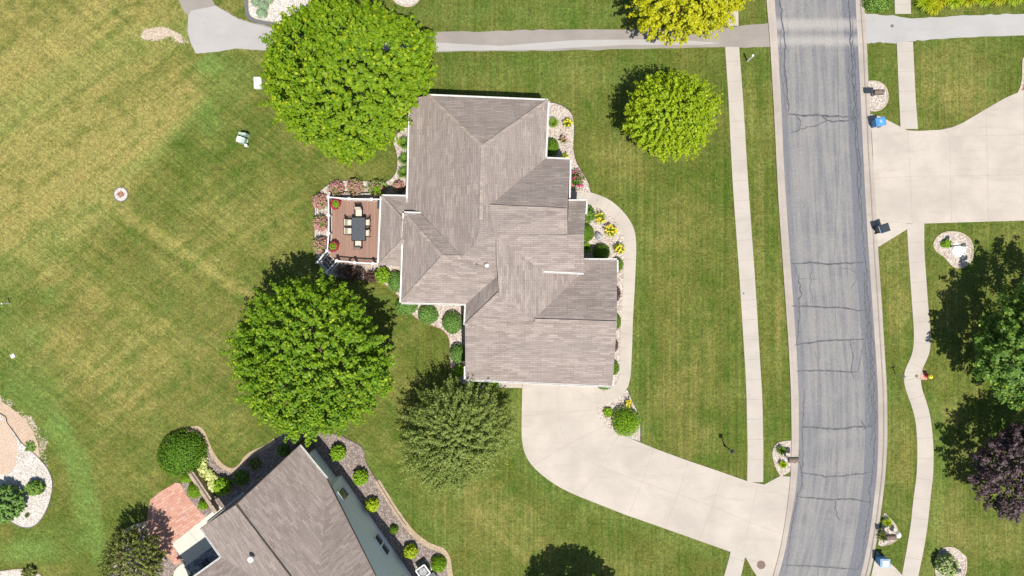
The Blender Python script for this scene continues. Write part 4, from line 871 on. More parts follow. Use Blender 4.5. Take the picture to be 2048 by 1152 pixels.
# outward side of this wall is to the north-east: right of direction must point NE
dd_ = dW if Vector((dW.y, -dW.x, 0)).dot(Vector((1, 1, 0))) > 0 else -dW
for p1, p2, p3, pn in (((683, 974), (697, 991), (686, 1003), 1), ((751, 1069), (779, 1103), (771, 1111), 2), ((806, 1152), (826, 1180), (815, 1190), 1)):
    a_, b2, c3 = [on_wall(*p, WA, WC) for p in (p1, p2, p3)]; w_ = Vector((b2.x-a_.x, b2.y-a_.y, 0)).length; h_ = abs(c3.z-b2.z); h_ = max(.5, h_)
    mid = (a_+b2)/2; window(nb, (mid.x, mid.y, min(a_.z, b2.z)+h_/2), dd_, w_, h_, pn)
WA2, WC2 = (627, 893), (672, 953); a_ = on_wall(622, 914, WA2, WC2); b2 = on_wall(650, 950, WA2, WC2); window(nb, ((a_.x+b2.x)/2, (a_.y+b2.y)/2, a_.z+.35), dd_, (b2-a_).length*.9, .5, 2)
b = MB(); q = P(507, 1113, 4.9); b.rod(q-Vector((0, 0, .4)), q+Vector((0, 0, .5)), .13, n=16); b.lathe((q.x, q.y, q.z+.45), [(.20, 0), (.22, .06), (.21, .16), (.05, .22)], 18); b.lathe((q.x+.0, q.y+.0, q.z-.35), [(.30, 0), (.2, .2), (.14, .32)], 16); b.build('roof_vent', M['white'], nb, keep=True)

# ============================================================ DECK
DZ = .9
dk = empty('wooden_deck', (*P(710, 460).xy, 0), 'raised reddish brown board deck with a white and black railing, west of the house', 'deck')
dp = [(656, 396), (770, 396), (770, 529), (684, 529), (656, 501)]
b = MB(); b.slab([P(x, y, DZ) for x, y in dp], DZ-.25, DZ, 0, 1); b.build('deck_floor', [M['boards'], M['white']], dk, keep=True)
for x, y in ((658, 398), (658, 430), (658, 466), (656, 500), (683, 527), (710, 527), (745, 527), (700, 398), (744, 398), (764, 460)):
    b = MB(); q = P(x, y, DZ); b.box((q.x, q.y, 0), (.14, .14, DZ-.25)); b.build('support_post', M['white'], dk, keep=True)
def post(x, y, z0, h):
    b = MB(); q = P(x, y, z0+h); b.box((q.x, q.y, z0), (.13, .13, h)); b.box((q.x, q.y, z0+h), (.21, .21, .04)); b.box((q.x, q.y, z0+h+.04), (.17, .17, .05), top=.3)
    b.build('railing_post', M['white'], dk, keep=True); return Vector((q.x, q.y, z0))
RP = [post(x, y, DZ, 1.02) for x, y in ((656.5, 394), (698, 397.5), (743, 398.5))]; RL = [RP[0], post(657, 430, DZ, 1.02), post(657, 466.5, DZ, 1.02), post(654, 501.5, DZ, 1.02)]
RB = [post(673, 521.5, DZ, 1.02), post(709, 525, DZ, 1.02), post(746, 527, DZ, 1.02)]
ST = [post(634, 524.5, .10, 1.0), post(653, 544.5, .10, 1.0)]
def rail(a, c, za=0, zc=0, top='white'):
    d = c-a; L_ = d.length; b = MB(); up = Vector((0, 0, 1)); A0, C0 = a+up*za, c+up*zc
    b.beam(A0+up*.95, C0+up*.95, .09, .05); r = b.build('top_rail', M[top], dk, keep=True)
    b = MB(); b.beam(A0+up*.12, C0+up*.12, .05, .05); b.build('bottom_rail', M[top], dk, keep=True)
    b = MB(); k = int(L_/.115)
    for i in range(1, k): p = A0+(C0-A0)*(i/k); b.beam(p+up*.13, p+up*.93, .022, .022, up=Vector((1, 0, 0)))
    s = b.build('balusters', M['black']); s.parent = r
rail(RP[0], RP[1]); rail(RP[1], RP[2]); rail(RP[2], RP[2]+Vector((.85, 0, 0)))
rail(RL[0], RL[1]); rail(RL[1], RL[2]); rail(RL[2], RL[3])
rail(RB[0], RB[1]); rail(RB[1], RB[2]); rail(RB[2], RB[2]+Vector((.62, 0, 0)))
up = Vector((0, 0, 1)); rail(RL[3], ST[0]); rail(RB[0], ST[1])
g1, g2 = RL[3].copy(), RB[0].copy(); h1, h2 = ST[0].copy(), ST[1].copy()
for v in (g1, g2, h1, h2): v.z = 0
stn = empty('x', (0, 0, 0)) ; bpy.data.objects.remove(stn)
for i in range(4):
    t0, t1 = (i+.04)/4, (i+.90)/4; z = DZ*(1-(i+1)/5.0); b = MB(); q = [g1+(h1-g1)*t0, g2+(h2-g2)*t0, g2+(h2-g2)*t1, g1+(h1-g1)*t1]
    b.slab([Vector((v.x, v.y, 0)) for v in q], z-.05, z, 0); b.build('stair_tread', M['boxbrown'] if i else M['boards'], dk, keep=True)
    b = MB(); e = [g1+(h1-g1)*(t1), g2+(h2-g2)*(t1)]; b.beam(e[0]+up*(z-.02), e[1]+up*(z-.02), .035, .05); b.build('stair_nosing', M['white'], dk, keep=True)
b = MB(); b.beam(g1+up*(DZ-.15), h1+up*.05, .06, .22); b.beam(g2+up*(DZ-.15), h2+up*.05, .06, .22); b.build('stringer', M['white'], dk, keep=True)

# table and chairs on the deck
tb = empty('dining_table', (*P(717, 458, DZ+.74).xy, DZ), 'charcoal rectangular patio table in the middle of the deck', 'table')
b = MB(); b.box((0, 0, .69), (1.02, 1.78, .04)); 
for i in range(9): b.beam((-.42+i*.105, -.82, .735), (-.42+i*.105, .82, .735), .05, .012)
b.build('tabletop', M['wicker'], tb)
b = MB(); b.beam((-.53, -.9, .72), (-.53, .9, .72), .05, .06); b.beam((.53, -.9, .72), (.53, .9, .72), .05, .06); b.beam((-.53, -.9, .72), (.53, -.9, .72), .05, .06); b.beam((-.53, .9, .72), (.53, .9, .72), .05, .06); b.build('table_rim', M['black'], tb)
b = MB(); b.rod((0, 0, .66), (0, 0, .78), .05); b.build('umbrella_sleeve', M['dgrey'], tb)
for x in (-.44, .44):
    for y in (-.8, .8): b = MB(); b.rod((x, y, 0), (x, y, .69), .03, .035); b.build('leg', M['black'], tb)
def chair(px, py, rz, label):
    c = P(px, py, DZ+.5); r = empty('patio_chair', (c.x, c.y, DZ), label, 'chair', 'chairs around the deck table', rz)
    b = MB(); b.box((0, 0, .42), (.50, .50, .10), top=.94); b.build('seat_cushion', M['cushion'], r)
    b = MB(); b.beam((0, -.25, .52), (0, -.37, 1.02), .48, .07, up=Vector((0, -1, .2))); b.build('back_cushion', M['cushion'], r)
    b = MB()
    for s in (-1, 1):
        b.beam((s*.28, -.28, .40), (s*.27, -.42, 1.08), .04, .04, up=Vector((1, 0, 0))); b.beam((s*.29, -.30, .66), (s*.29, .24, .66), .05, .035); b.beam((s*.28, .22, .40), (s*.29, .22, .66), .035, .035, up=Vector((1, 0, 0)))
        b.beam((s*.28, -.27, .40), (s*.28, .27, .40), .035, .035)
    b.beam((-.27, -.42, 1.08), (.27, -.42, 1.08), .04, .04); b.beam((-.28, -.27, .40), (.28, -.27, .40), .035, .035); b.beam((-.28, .27, .40), (.28, .27, .40), .035, .035); b.build('frame', M['black'], r)
    for x in (-.26, .26):
        for y, dy in ((-.26, -.06), (.25, .04)): b = MB(); b.rod((x, y, .40), (x, y+dy, 0), .018); b.build('leg', M['black'], r)
chair(717.5, 426, math.pi, 'cream cushioned patio chair at the top end of the deck table')
chair(716.5, 488, 0, 'cream cushioned patio chair at the bottom end of the deck table, nearest the lower railing')
chair(701.5, 445.5, -math.pi/2, 'upper cream patio chair on the left long side of the deck table')
chair(701.5, 462.5, -math.pi/2, 'lower cream patio chair on the left long side of the deck table')
chair(732, 445.5, math.pi/2, 'upper cream patio chair on the right long side of the deck table, facing left')
chair(731.5, 466.5, math.pi/2, 'lower cream patio chair on the right long side of the deck table, facing left')
b = MB(); q = P(761, 409, DZ+.5); b.box((q.x, q.y, DZ), (.42, .62, .55)); b.box((q.x, q.y, DZ+.55), (.46, .66, .05)); b.box((q.x-.22, q.y, DZ+.35), (.03, .3, .05)); tag(b.build('storage_box', M['dgrey']), 'small dark storage box in the upper right corner of the deck', 'box')
def planter(px, py, label):
    q = P(px, py, DZ+.55); r = empty('flower_pot', (q.x, q.y, DZ), label, 'planter', 'flower pots on the deck corners')
    b = MB(); b.lathe((0, 0, 0), [(.17, 0), (.24, .32), (.26, .34), (.24, .36), (.20, .33)], 16); b.build('pot', M['boxbrown'], r)
    rs = np.random.RandomState(int(px)); me = crown_mesh('foliage', (0, 0, .46), (.30, .30, .22), L['fresh'], int(px), nclus=40, per=10, leaf=.10, cl=.08, spray=.05, zmin=-.3); link('foliage', me, r)
    a = rs.rand(130)*6.283; rr = rs.uniform(.26, .42, 130); p = np.stack([rr*np.cos(a), rr*np.sin(a), .50+.1*rs.rand(130)], 1); p = np.repeat(p, 4, 0)+rs.normal(size=(520, 3))*.025
    link('flowers', quad_mesh('flowers', p, np.tile([0, 0, 1.], (520, 1))+rs.normal(size=(520, 3))*.5, .075, .9, rs.rand(520, 2), M['fl_red'], rs=rs), r)
planter(671, 408, 'pot of red flowers in the upper left corner of the deck'); planter(666.5, 493, 'pot of red flowers at the lower left of the deck, beside the stairs')

# ============================================================ TREES
tree(698, 151, 161, 158, 5.4, 3.4, L['maple'], 3, 'biggest bright green maple, its crown covering the path above the deck', 'maple_tree', r=.30, nclus=2300, per=24, leaf=.22, cl=.31, spray=.5, amp=.14, zmin=-.25, jag=.13, outline=[(0, 1.02), (25, 1.03), (45, .95), (90, 1.0), (135, 1.0), (160, 1.04), (172, .97), (185, .92), (205, .93), (225, .90), (250, .95), (270, 1.02), (290, .96), (312, .87), (328, .85), (345, .90)])
tree(628, 718, 147, 149, 4.7, 2.7, L['maple2'], 8, 'bright green maple below the deck, standing over the neighbour house corner', 'maple_tree', r=.28, nclus=1350, per=28, leaf=.22, cl=.34, spray=.65, amp=.18, zmin=-.25, jag=.16, outline=[(0, 1.04), (30, .97), (60, 1.02), (90, 1.0), (130, 1.0), (170, 1.06), (200, .98), (225, 1.02), (250, 1.02), (275, 1.06), (310, .97), (335, .98)])
tree(1336, 233, 85, 77, 3.0, 2.3, L['lime'], 12, 'round yellow-green tree alone in the front lawn between house and sidewalk', 'maple_tree', r=.16, nclus=900, per=24, leaf=.17, cl=.23, spray=.9, amp=.13, zmin=-.25, jag=.14)
tree(1383, -22, 96, 84, 4.0, 2.8, L['gold'], 15, 'golden yellow tree at the top edge, overhanging the gravel path', 'maple_tree', r=.17, nclus=850, per=26, leaf=.20, cl=.29, spray=.7, amp=.24, zmin=-.3, jag=.18)
tree(913, 878, 90, 98, 3.1, 2.1, L['olive'], 21, 'feathery dull olive green tree just below the garage and left of the driveway', 'locust_tree', r=.17, nclus=1300, per=38, leaf=.16, cl=.23, spray=.9, amp=.17, zmin=-.2, asp=.5, jag=.24)
tree(2078, 692, 142, 128, 4.0, 2.9, L['deep'], 27, 'dark green tree cut by the right edge, casting a large shadow on the lawn', 'maple_tree', r=.26, nclus=560, per=44, leaf=.24, cl=.48, spray=.7, amp=.25, zmin=-.3, jag=.2)
tree(2052, 934, 90, 102, 3.0, 2.3, L['purple'], 31, 'dark purple-leaved tree at the right edge beyond the curving sidewalk', 'maple_tree', r=.2, nclus=620, per=36, leaf=.18, cl=.32, spray=.6, amp=.22, zmin=-.3, jag=.2)
tree(268, 1122, 55, 66, 2.3, 1.7, L['bronze'], 35, 'bronze-green small tree beside the brick patio at the bottom edge', 'small_tree', r=.12, nclus=560, per=30, leaf=.12, cl=.17, spray=.45, amp=.14, zmin=-.3, jag=.16)
tree(1166, 1290, 92, 98, 4.0, 2.8, L['maple'], 39, 'green tree at the bottom edge, of which mostly the round shadow shows', 'maple_tree', r=.2, nclus=800, per=32, leaf=.22, cl=.36, spray=.5, amp=.10, zmin=-.3, jag=.12)

# ============================================================ SHRUBS AND FLOWERS
rl = 'rose bushes around the deck'
for x, y, r_, h, lb in ((672, 377, 14, .9, 'pink flowering rose bush outside the upper left corner post of the deck'), (709, 373, 15, .95, 'pink flowering rose bush above the middle of the upper deck railing'), (797, 373, 10, .7, 'small pink-tinged rose bush in the gravel between deck roof and house wall'),
    (639, 402, 14, .9, 'pink flowering rose bush left of the upper left deck corner'), (640, 446, 14, .85, 'pink flowering rose bush left of the middle of the deck'), (641, 490, 15, .95, 'pink flowering rose bush left of the deck, closest to the stairs')):
    shrub('rose', x, y, r_, r_, h, lb, 'rose_bush', 'rose bush', 'grassy', rl, flowers='fl_pink', nfl=95, flsize=.12, ragged=.12, leaf=.12, dens=.8)
shrub('rose', 754, 376, 17, 16, .95, 'rose bush with mostly yellow-green leaves near the deck roof corner', 'rose_bush', 'rose bush', 'fresh', rl, flowers='fl_pink', nfl=26, flsize=.12, ragged=.12, leaf=.13, dens=.8)
for x, y, lb in ((808, 287, 'topmost spiky green grass clump along the left house wall'), (810, 319, 'middle spiky green grass clump along the left house wall'), (808, 346, 'lowest spiky green grass clump along the left house wall')): tuft(x, y, 15, .8, lb, 'grass_clump', 'grass clump', 'grassy', 'grass clumps along the left house wall', 260)
shrub('b', 702, 547, 26, 14, .9, 'dark wine-red shrub shaded in the gravel below the deck railing', 'barberry_shrub', 'shrub', 'brown', None, ragged=.12, leaf=.12)
shrub('b', 744, 553, 16, 12, .8, 'small wine-red shrub right of the larger dark one below the deck', 'barberry_shrub', 'shrub', 'brown', None, ragged=.14, leaf=.12)
bush(765, 551, 15, 1.0, 'loose fresh green shrub below the deck roof, beside a clipped dome', mat='fresh', nclus=60)
sp = 'clipped blue-green domes around the lower left of the house'
for x, y, rx, ry, h, lb in ((790, 562, 16, 21, 1.0, 'blue-green clipped dome partly under the eave, right below the deck roof'), (812, 611, 22, 18, .8, 'flat blue-green clipped shrub peeking out under the lower left roof corner'), (855, 629, 20, 20, 1.0, 'left one of the two blue-green domes in front of the lower house wall'), (904, 646, 20, 22, 1.15, 'right one of the two blue-green domes, in the corner beside the garage'), (915, 708, 16, 19, 1.05, 'blue-green dome against the left garage wall')):
    shrub('dome', x, y, rx, ry, h, lb, 'clipped_shrub', 'shrub', 'bluebox', sp, leaf=.10)
bush(918, 742, 11, .6, 'small leafy light green plant at the lower left garage corner', mat='fresh', nclus=45)
bx = 'clipped boxwood domes around the main house'
for x, y, rx, ry, h, lb in ((1104, 293, 14, 18, .85, 'boxwood dome tucked in the wall corner beside the upper front bed'), (1171, 465, 18, 18, .95, 'boxwood dome partly under the front roof edge, left of the boulder'), (1204, 504, 17, 17, .95, 'boxwood dome with a square shadow across it, below the boulder'), (1235, 529, 12, 14, .7, 'boxwood dome at the outer corner of the garage roof'), (1231, 643, 12, 17, .8, 'dark green boxwood between two brown shrubs along the garage side'), (1227, 736, 12, 15, .75, 'boxwood dome at the lower end of the garage side wall'), (1210, 770, 16, 10, .6, 'low boxwood under the lower right garage roof corner'), (955, 765, 12, 9, .55, 'left one of the two small boxwoods under the lower garage eave'), (983, 768, 14, 10, .6, 'right one of the two small boxwoods under the lower garage eave')):
    shrub('dome', x, y, rx, ry, h, lb, 'boxwood_shrub', 'shrub', 'box', bx, leaf=.08)
shrub('b', 1231, 587, 11, 15, .8, 'upper wine-brown shrub beside the front walkway along the garage', 'barberry_shrub', 'shrub', 'brown', 'brown shrubs along the garage', ragged=.06)
shrub('b', 1227, 691, 10, 13, .75, 'lower wine-brown shrub beside the front walkway along the garage', 'barberry_shrub', 'shrub', 'brown', 'brown shrubs along the garage', ragged=.06)
tuft(1107, 245, 13, .5, 'green daylily clump without flowers at the top of the front bed', 'daylily', 'plant', 'blade', None, 170)
for x, y, r_, nf, lb in ((1136, 246, 12, 14, 'daylily with orange-yellow flowers at the edge of the upper front bed'), (1200, 435,  14, 20, 'yellow flowering daylily nearest the entrance, above the boulder'), (1222, 462, 15, 30, 'yellow flowering daylily right of the boulder beside the curving walkway'), (1238, 497, 13, 17, 'yellow flowering daylily right of the shaded boxwood dome')):
    tuft(x, y, r_, .55, lb, 'daylily', 'plant', 'blade', 'flowering daylilies in the front beds', 170, 'fl_yel', nf)
tuft(1127, 280, 9, .45, 'small daylily beside the boxwood dome in the upper front bed', 'daylily', 'plant', 'blade', None, 110, 'fl_pink', 14)
tuft(1130, 314, 9, .4, 'small daylily half hidden by the roof edge of the upper front bed', 'daylily', 'plant', 'blade', None, 100, 'fl_yel', 9)
shrub('p', 1153, 358, 14, 19, .85, 'dark leaved peony with hot pink blooms beside the front roof edge', 'peony', 'shrub', 'deep', None, flowers='fl_hot', nfl=22, flsize=.12, ragged=.12, leaf=.15, dens=.7)
bush(1176, 428, 12, .8, 'dark green shrub under the porch roof edge', mat='deep', ryp=17, nclus=60)
tuft(1173, 496, 12, .6, 'lime green leafy clump between two boxwoods at the front roof edge', 'leafy_clump', 'plant', 'fresh', None, 120, wid=.09)
shrub('dome', 1254, 846, 27, 28, 1.5, 'large round light green shrub on the gravel island beside the driveway', 'round_shrub', 'shrub', 'fresh', None, leaf=.11, ragged=.05)
tuft(1258, 806, 9, .4, 'small yellow flowering plant above the large round island shrub', 'daylily', 'plant', 'blade', None, 90, 'fl_yel', 16)
bush(1217, 825, 8, .35, 'tiny green plant left of the large round island shrub', mat='fresh', nclus=25)
tuft(1563, 901, 11, .6, 'spiky green yucca above the mailbox in the bed left of the road', 'yucca', 'plant', 'blade', 'yuccas beside the mailbox', 90, wid=.08)
tuft(1566, 929, 10, .5, 'spiky lime green yucca just below the mailbox left of the road', 'yucca', 'plant', 'limebush', 'yuccas beside the mailbox', 90, wid=.07)
tuft(1775, 1045, 11, .5, 'yellow-green grassy plant above the lowest mailbox right of the road', 'grass_clump', 'plant', 'limebush', None, 150)
tuft(1766, 1073, 13, .5, 'reddish green grassy plant below the shadow of the lowest mailbox', 'grass_clump', 'plant', 'bronze', None, 190)
bush(1893, 487, 7, .4, 'small green shrub in the kidney-shaped gravel bed', mat='fresh', nclus=24)
bush(1897, 1132, 20, 1.25, 'cream and green variegated shrub in the round bed at the bottom right', mat='variegated', nclus=120, leaf=.16, ryp=22)
# hedge strip of golden grasses at the top right
k = 0
for x, y, r_ in ((1852, 4, 17), (1880, -4, 17), (1908, 0, 15), (1936, -3, 15), (1966, -5, 15), (1997, -6, 15), (2028, -6, 15), (1866, 14, 14)):
    words = ('leftmost', 'second', 'third', 'fourth', 'fifth', 'sixth', 'rightmost')
    lb = 'golden spiky ornamental grass standing just in front of the top right row' if k == 7 else 'golden spiky ornamental grass, %s of the row along the top right edge' % words[k]
    tuft(x, y, r_+5, .7, lb, 'ornamental_grass', 'plant', 'gold' if k % 2 else 'limebush', 'golden grasses along the top edge', 260, wid=.07); k += 1
shrub('w', 1757, 2, 28, 20, 1.0, 'mounded green shrub in the corner between the road and the top path', 'leafy_shrub', 'shrub', 'grassy', None, leaf=.13, ragged=.05)
# neighbour's shrubs
nbg = 'round shrubs along the neighbour house wall'
for x, y, r_, h, mt, lb in ((675, 906, 14.5, .9, 'fresh', 'topmost round shrub of the row along the neighbour house wall'), (720, 956, 14, .9, 'fresh', 'second shrub from the top along the neighbour house wall'), (743.5, 1011, 11.5, .85, 'limebush', 'loose yellow-green shrub, third from the top along the neighbour house wall'), (787.5, 1060, 8.7, .6, 'box', 'smallest clipped ball along the neighbour house wall'), (821.5, 1104, 12.5, .9, 'limebush', 'pale yellow-green shrub second from the bottom along the neighbour wall'), (877, 1130, 16, .95, 'limebush', 'largest clipped ball at the bottom end of the neighbour bed')):
    if y in (1060, 1130): shrub('dome', x, y, r_, r_*1.03, h, lb, 'round_shrub', 'shrub', 'box' if y == 1060 else 'fresh', nbg, leaf=.08)
    else: bush(x, y, r_, h, lb, 'round_shrub', mat=mt, group=nbg, leaf=.13, nclus=120)
hg = P(360, 908, 1.0); hedge = shrub('h', 360, 909, 51, 43, 1.5, 'big dense dark green oval hedge mound left of the neighbour patio', 'hedge_mound', 'hedge', 'hedge', None, rot=math.radians(32), leaf=.13, ragged=.03)
hs = 'pale yellow hostas beside the hedge mound'
for x, y, r_, lb in ((403, 922, 11, 'pale yellow hosta nearest the dark hedge mound'), (404, 942, 13, 'pale yellow hosta in the middle of the clump, lower left'), (417, 950, 10, 'pale yellow hosta in the middle of the clump, right'), (430, 962, 12, 'pale yellow hosta beside the fresh green bush'), (420, 975, 10, 'pale yellow hosta next to the timber steps')): bush(x, y, r_, .45, lb, 'hosta', 'plant', 'hosta', hs, leaf=.24, nclus=38, per=9, flat=.8)
bush(444, 974, 16, 1.0, 'fresh green glossy bush between the hostas and the neighbour house', mat='fresh', nclus=110, leaf=.2)
shrub('dome', 387, 982, 14.5, 16, .9, 'larger clipped ball between the brick patio and the retaining timbers', 'round_shrub', 'shrub', 'fresh', 'clipped balls beside the brick patio', leaf=.08)
shrub('dome', 405, 1010, 10, 11, .7, 'smaller clipped ball between the brick patio and the retaining timbers', 'round_shrub', 'shrub', 'fresh', 'clipped balls beside the brick patio', leaf=.08)
shrub('dome', 371, 958, 12, 9, .5, 'low light green shrub between the hedge mound and the clipped balls', 'round_shrub', 'shrub', 'fresh', None, leaf=.09)
bush(480, 957, 14, .7, 'dark green shrub in the shadow beside the neighbour low roof', mat='deep', nclus=70)
bush(566, 902, 10, .6, 'dark green shrub in the shadow near the neighbour upper roof corner', mat='deep', nclus=50)
bush(508, 928, 11, .4, 'low bronze plant in the shade of the neighbour house', mat='bronze', nclus=40)
# shrubs of the left island bed and top bed
bush(2, 1012, 38, 1.8, 'large dark green shrub cut by the left edge', mat='bluebox', nclus=330, leaf=.2, ryp=36)
bush(67, 977, 17, .9, 'small green shrub in the pale gravel at the left edge', mat='grassy', nclus=90, leaf=.15, ryp=14)
tuft(54, 1031, 6, .25, 'tiny bronze tuft in the pale gravel at the left edge', 'small_tuft', 'plant', 'bronze', None, 60)
bush(60, 897-4, 10, .2, 'low weed patch on the bare soil at the left edge', 'weed_patch', 'plant', 'grassy', None, nclus=22, per=8)
bush(56, 1146, 12, .5, 'brownish plant in the bed corner at the bottom left edge', mat='bronze', nclus=50)
sg = 'sage green clipped domes in the top bed'
for x, y, r_, lb in ((522, 25, 11, 'lowest sage green clipped dome in the bed left of the biggest maple'), (525, 10, 11, 'middle sage green clipped dome in the bed left of the biggest maple'), (511, 3, 9, 'left sage green clipped dome near the dark curved edging at the top'), (535, -3, 10, 'uppermost sage green clipped dome at the top edge')): shrub('dome', x, y, r_, r_*.85, .6, lb, 'clipped_shrub', 'shrub', 'sage', sg, leaf=.08)

# ============================================================ STREET FURNITURE AND SMALL THINGS
def bin_(px, py, rz, body, lid, label, handle='dgrey'):
    c = P(px, py, 1.05); r = empty('wheeled_bin', (c.x, c.y, .032), label, 'bin', None, rz)
    b = MB(); b.box((0, 0, .06), (.50, .58, .88), top=1.24); b.build('bin_body', M[body], r)
    b = MB(); b.box((0, 0, .94), (.66, .76, .05)); b.box((0, .02, .99), (.60, .64, .05), top=.82); b.box((0, .0, 1.035), (.30, .34, .02)); ld = b.build('bin_lid', M[lid], r)
    b = MB(); b.rod((-.28, -.40, .95), (.28, -.40, .95), .022); b.rod((-.26, -.40, .95), (-.26, -.33, .93), .02); b.rod((.26, -.40, .95), (.26, -.33, .93), .02); b.build('handle', M[handle], r)
    for x in (-.27, .27): b = MB(); b.rod((x-.03, -.30, .12), (x+.03, -.30, .12), .13, n=14); b.build('wheel', M['black'], r)
    b = MB(); b.rod((-.25, -.30, .12), (.25, -.30, .12), .015); b.build('axle', M['black'], r); return r
bn = bin_(1762, 243, math.radians(100), 'blue', 'blue', 'blue wheeled recycling bin at the driveway corner right of the road')
b = MB(); b.box((.02, .02, 1.058), (.26, .22, .006)); b.build('lid_sticker', M['lblue'], bn)
bin_(1770, 456, math.radians(-72), 'dgrey', 'dgrey', 'charcoal wheeled bin at the lower driveway corner right of the road', 'lblue')
bn = bin_(1771, 1127, math.radians(88), 'blue', 'lblue', 'pale blue wheeled bin with a white lid panel at the bottom right')
b = MB(); b.box((0, .02, 1.058), (.46, .42, .006)); b.build('lid_panel', M['white'], bn)
def mailbox(px, py, rz, label, paper=True):
    c = P(px, py, 1.25); r = empty('mailbox', (c.x, c.y, 0), label, 'mailbox', None, rz)
    b = MB(); b.box((0, -.10, 0), (.13, .13, 1.05)); b.build('post', M['white' if paper else 'boxbrown'], r)
    b = MB(); b.beam((0, -.38, 1.05), (0, .34, 1.05), .12, .05); b.beam((0, -.12, .72), (0, .22, 1.03), .06, .06); b.build('arm', M['white' if paper else 'boxbrown'], r)
    b = MB(); n = 10; pr = [(-.20, 0), (-.20, .18)]+[(-.20*math.cos(math.pi*i/n), .18+.16*math.sin(math.pi*i/n)) for i in range(1, n)]+[(.20, .18), (.20, 0)]
    A = [(x, -.34, 1.08+z) for x, z in pr]; B = [(x, .42, 1.08+z) for x, z in pr]; b.face(A); b.face(B[::-1])
    for i in range(len(A)): j = (i+1) % len(A); b.face([A[j], A[i], B[i], B[j]])
    b.build('letter_box', M['boxbrown'], r)
    b = MB(); b.box((0, .43, 1.12), (.30, .02, .22)); b.build('door', M['boxbrown'], r)
    b = MB(); b.beam((.215, .1, 1.2), (.215, .1, 1.42), .015, .03, up=Vector((0, 1, 0))); b.box((.215, .13, 1.38), (.015, .10, .07)); b.build('flag', M['red'], r)
    b = MB(); b.box((0, -.46, 1.0), (.20, .20, .08)); b.box((0, -.46, 1.08), (.16, .16, .08), top=.3); b.build('post_cap', M['white'], r)
    return r
mailbox(1759, 184, math.radians(90), 'brown mailbox in the half-round gravel bed at the upper right of the road')
mailbox(1586, 920, math.radians(-88), 'brown mailbox beside two yuccas at the left kerb')
mm = mailbox(1783, 1075, math.radians(95), 'weathered brown mailbox in the lowest bed right of the road')
q = P(1799, 1071, .9); b = MB(); b.lathe((q.x, q.y, .55), [(.05, 0), (.17, .10), (.20, .25), (.13, .38), (.04, .42)], 14, sy=1.35); b.rod((q.x, q.y, 0), (q.x, q.y, .6), .03); tag(b.build('garden_ornament', M['white']), 'white rounded garden ornament just right of the weathered lowest mailbox', 'ornament')
def lamp(px, py, h, label, head='black', col='black'):
    c = P(px, py, h); r = empty('lamp_post', (c.x, c.y, 0), label, 'lamp post')
    b = MB(); b.lathe((0, 0, 0), [(.09, 0), (.09, .08), (.045, .14), (.035, h-.36), (.05, h-.34)], 12); b.build('post', M[col], r)
    b = MB(); b.box((0, 0, h-.34), (.16, .16, .26), top=1.35)
    b.build('lantern_glass', M['glass'], r); b = MB(); b.box((0, 0, h-.08), (.30, .30, .04)); b.box((0, 0, h-.04), (.26, .26, .12), top=.2); b.build('lantern_cap', M[head], r)
lamp(1465, 903, 1.95, 'black lamp post in the lawn near the driveway, left of the sidewalk')
lamp(1929, 489.5, 1.7, 'grey-headed lamp post in the kidney-shaped gravel bed', 'iron')
lamp(1920, 1142, 1.8, 'grey-headed lamp post beside the variegated shrub at the bottom right', 'iron')
def marker(px, py, h, label, cap='white', w=.1):
    c = P(px, py, h/2); b = MB(); b.box((c.x, c.y, 0), (w, w, h)); b.box((c.x, c.y, h), (w*1.5, w*1.5, .03)); return tag(b.build('marker_post', M[cap]), label, 'post')
marker(1500, 117, 1.35, 'thin white utility post in the grass strip beside the upper sidewalk')
marker(12, 607, .9, 'thin white marker post in the meadow at the left edge', w=.07)
# street sign without readable lettering
c = P(1813, 755, 1.5); r = empty('sign_post', (c.x, c.y, 0), 'slim grey post with crossed plates standing where the right sidewalk bends', 'sign')
b = MB(); b.rod((0, 0, 0), (0, 0, 1.5), .03); b.build('post', M['ugreen'], r)
b = MB(); b.box((0, 0, 1.36), (.42, .02, .13), rz=.3); b.build('sign_plate', M['white'], r); b = MB(); b.box((0, 0, 1.22), (.38, .02, .13), rz=1.75); b.build('sign_plate', M['white'], r)
# hydrant
c = P(1864, 754, .8); r = empty('fire_hydrant', (c.x, c.y, 0), 'red hydrant with a yellow bonnet on a pink concrete pad', 'hydrant')
b = MB(); b.slab([Vector((-.50, -.30, 0)), Vector((.05, -.32, 0)), Vector((.10, .26, 0)), Vector((-.38, .32, 0))], 0, .05); b.build('pad', M['pinkstone'], r)
b = MB(); b.lathe((0, 0, .05), [(.17, 0), (.17, .05), (.12, .07), (.115, .5), (.15, .52)], 16); b.build('barrel', M['red'], r)
b = MB(); b.lathe((0, 0, .57), [(.18, 0), (.18, .05), (.15, .12), (.09, .19), (.05, .2), (.05, .26)], 18); b.build('bonnet', M['yellow'], r)
for a in (0, math.pi/2, math.pi): b = MB(); d = Vector((math.cos(a), math.sin(a), 0)); b.rod(d*.1+Vector((0, 0, .42)), d*.21+Vector((0, 0, .42)), .06); b.build('nozzle', M['red'], r)
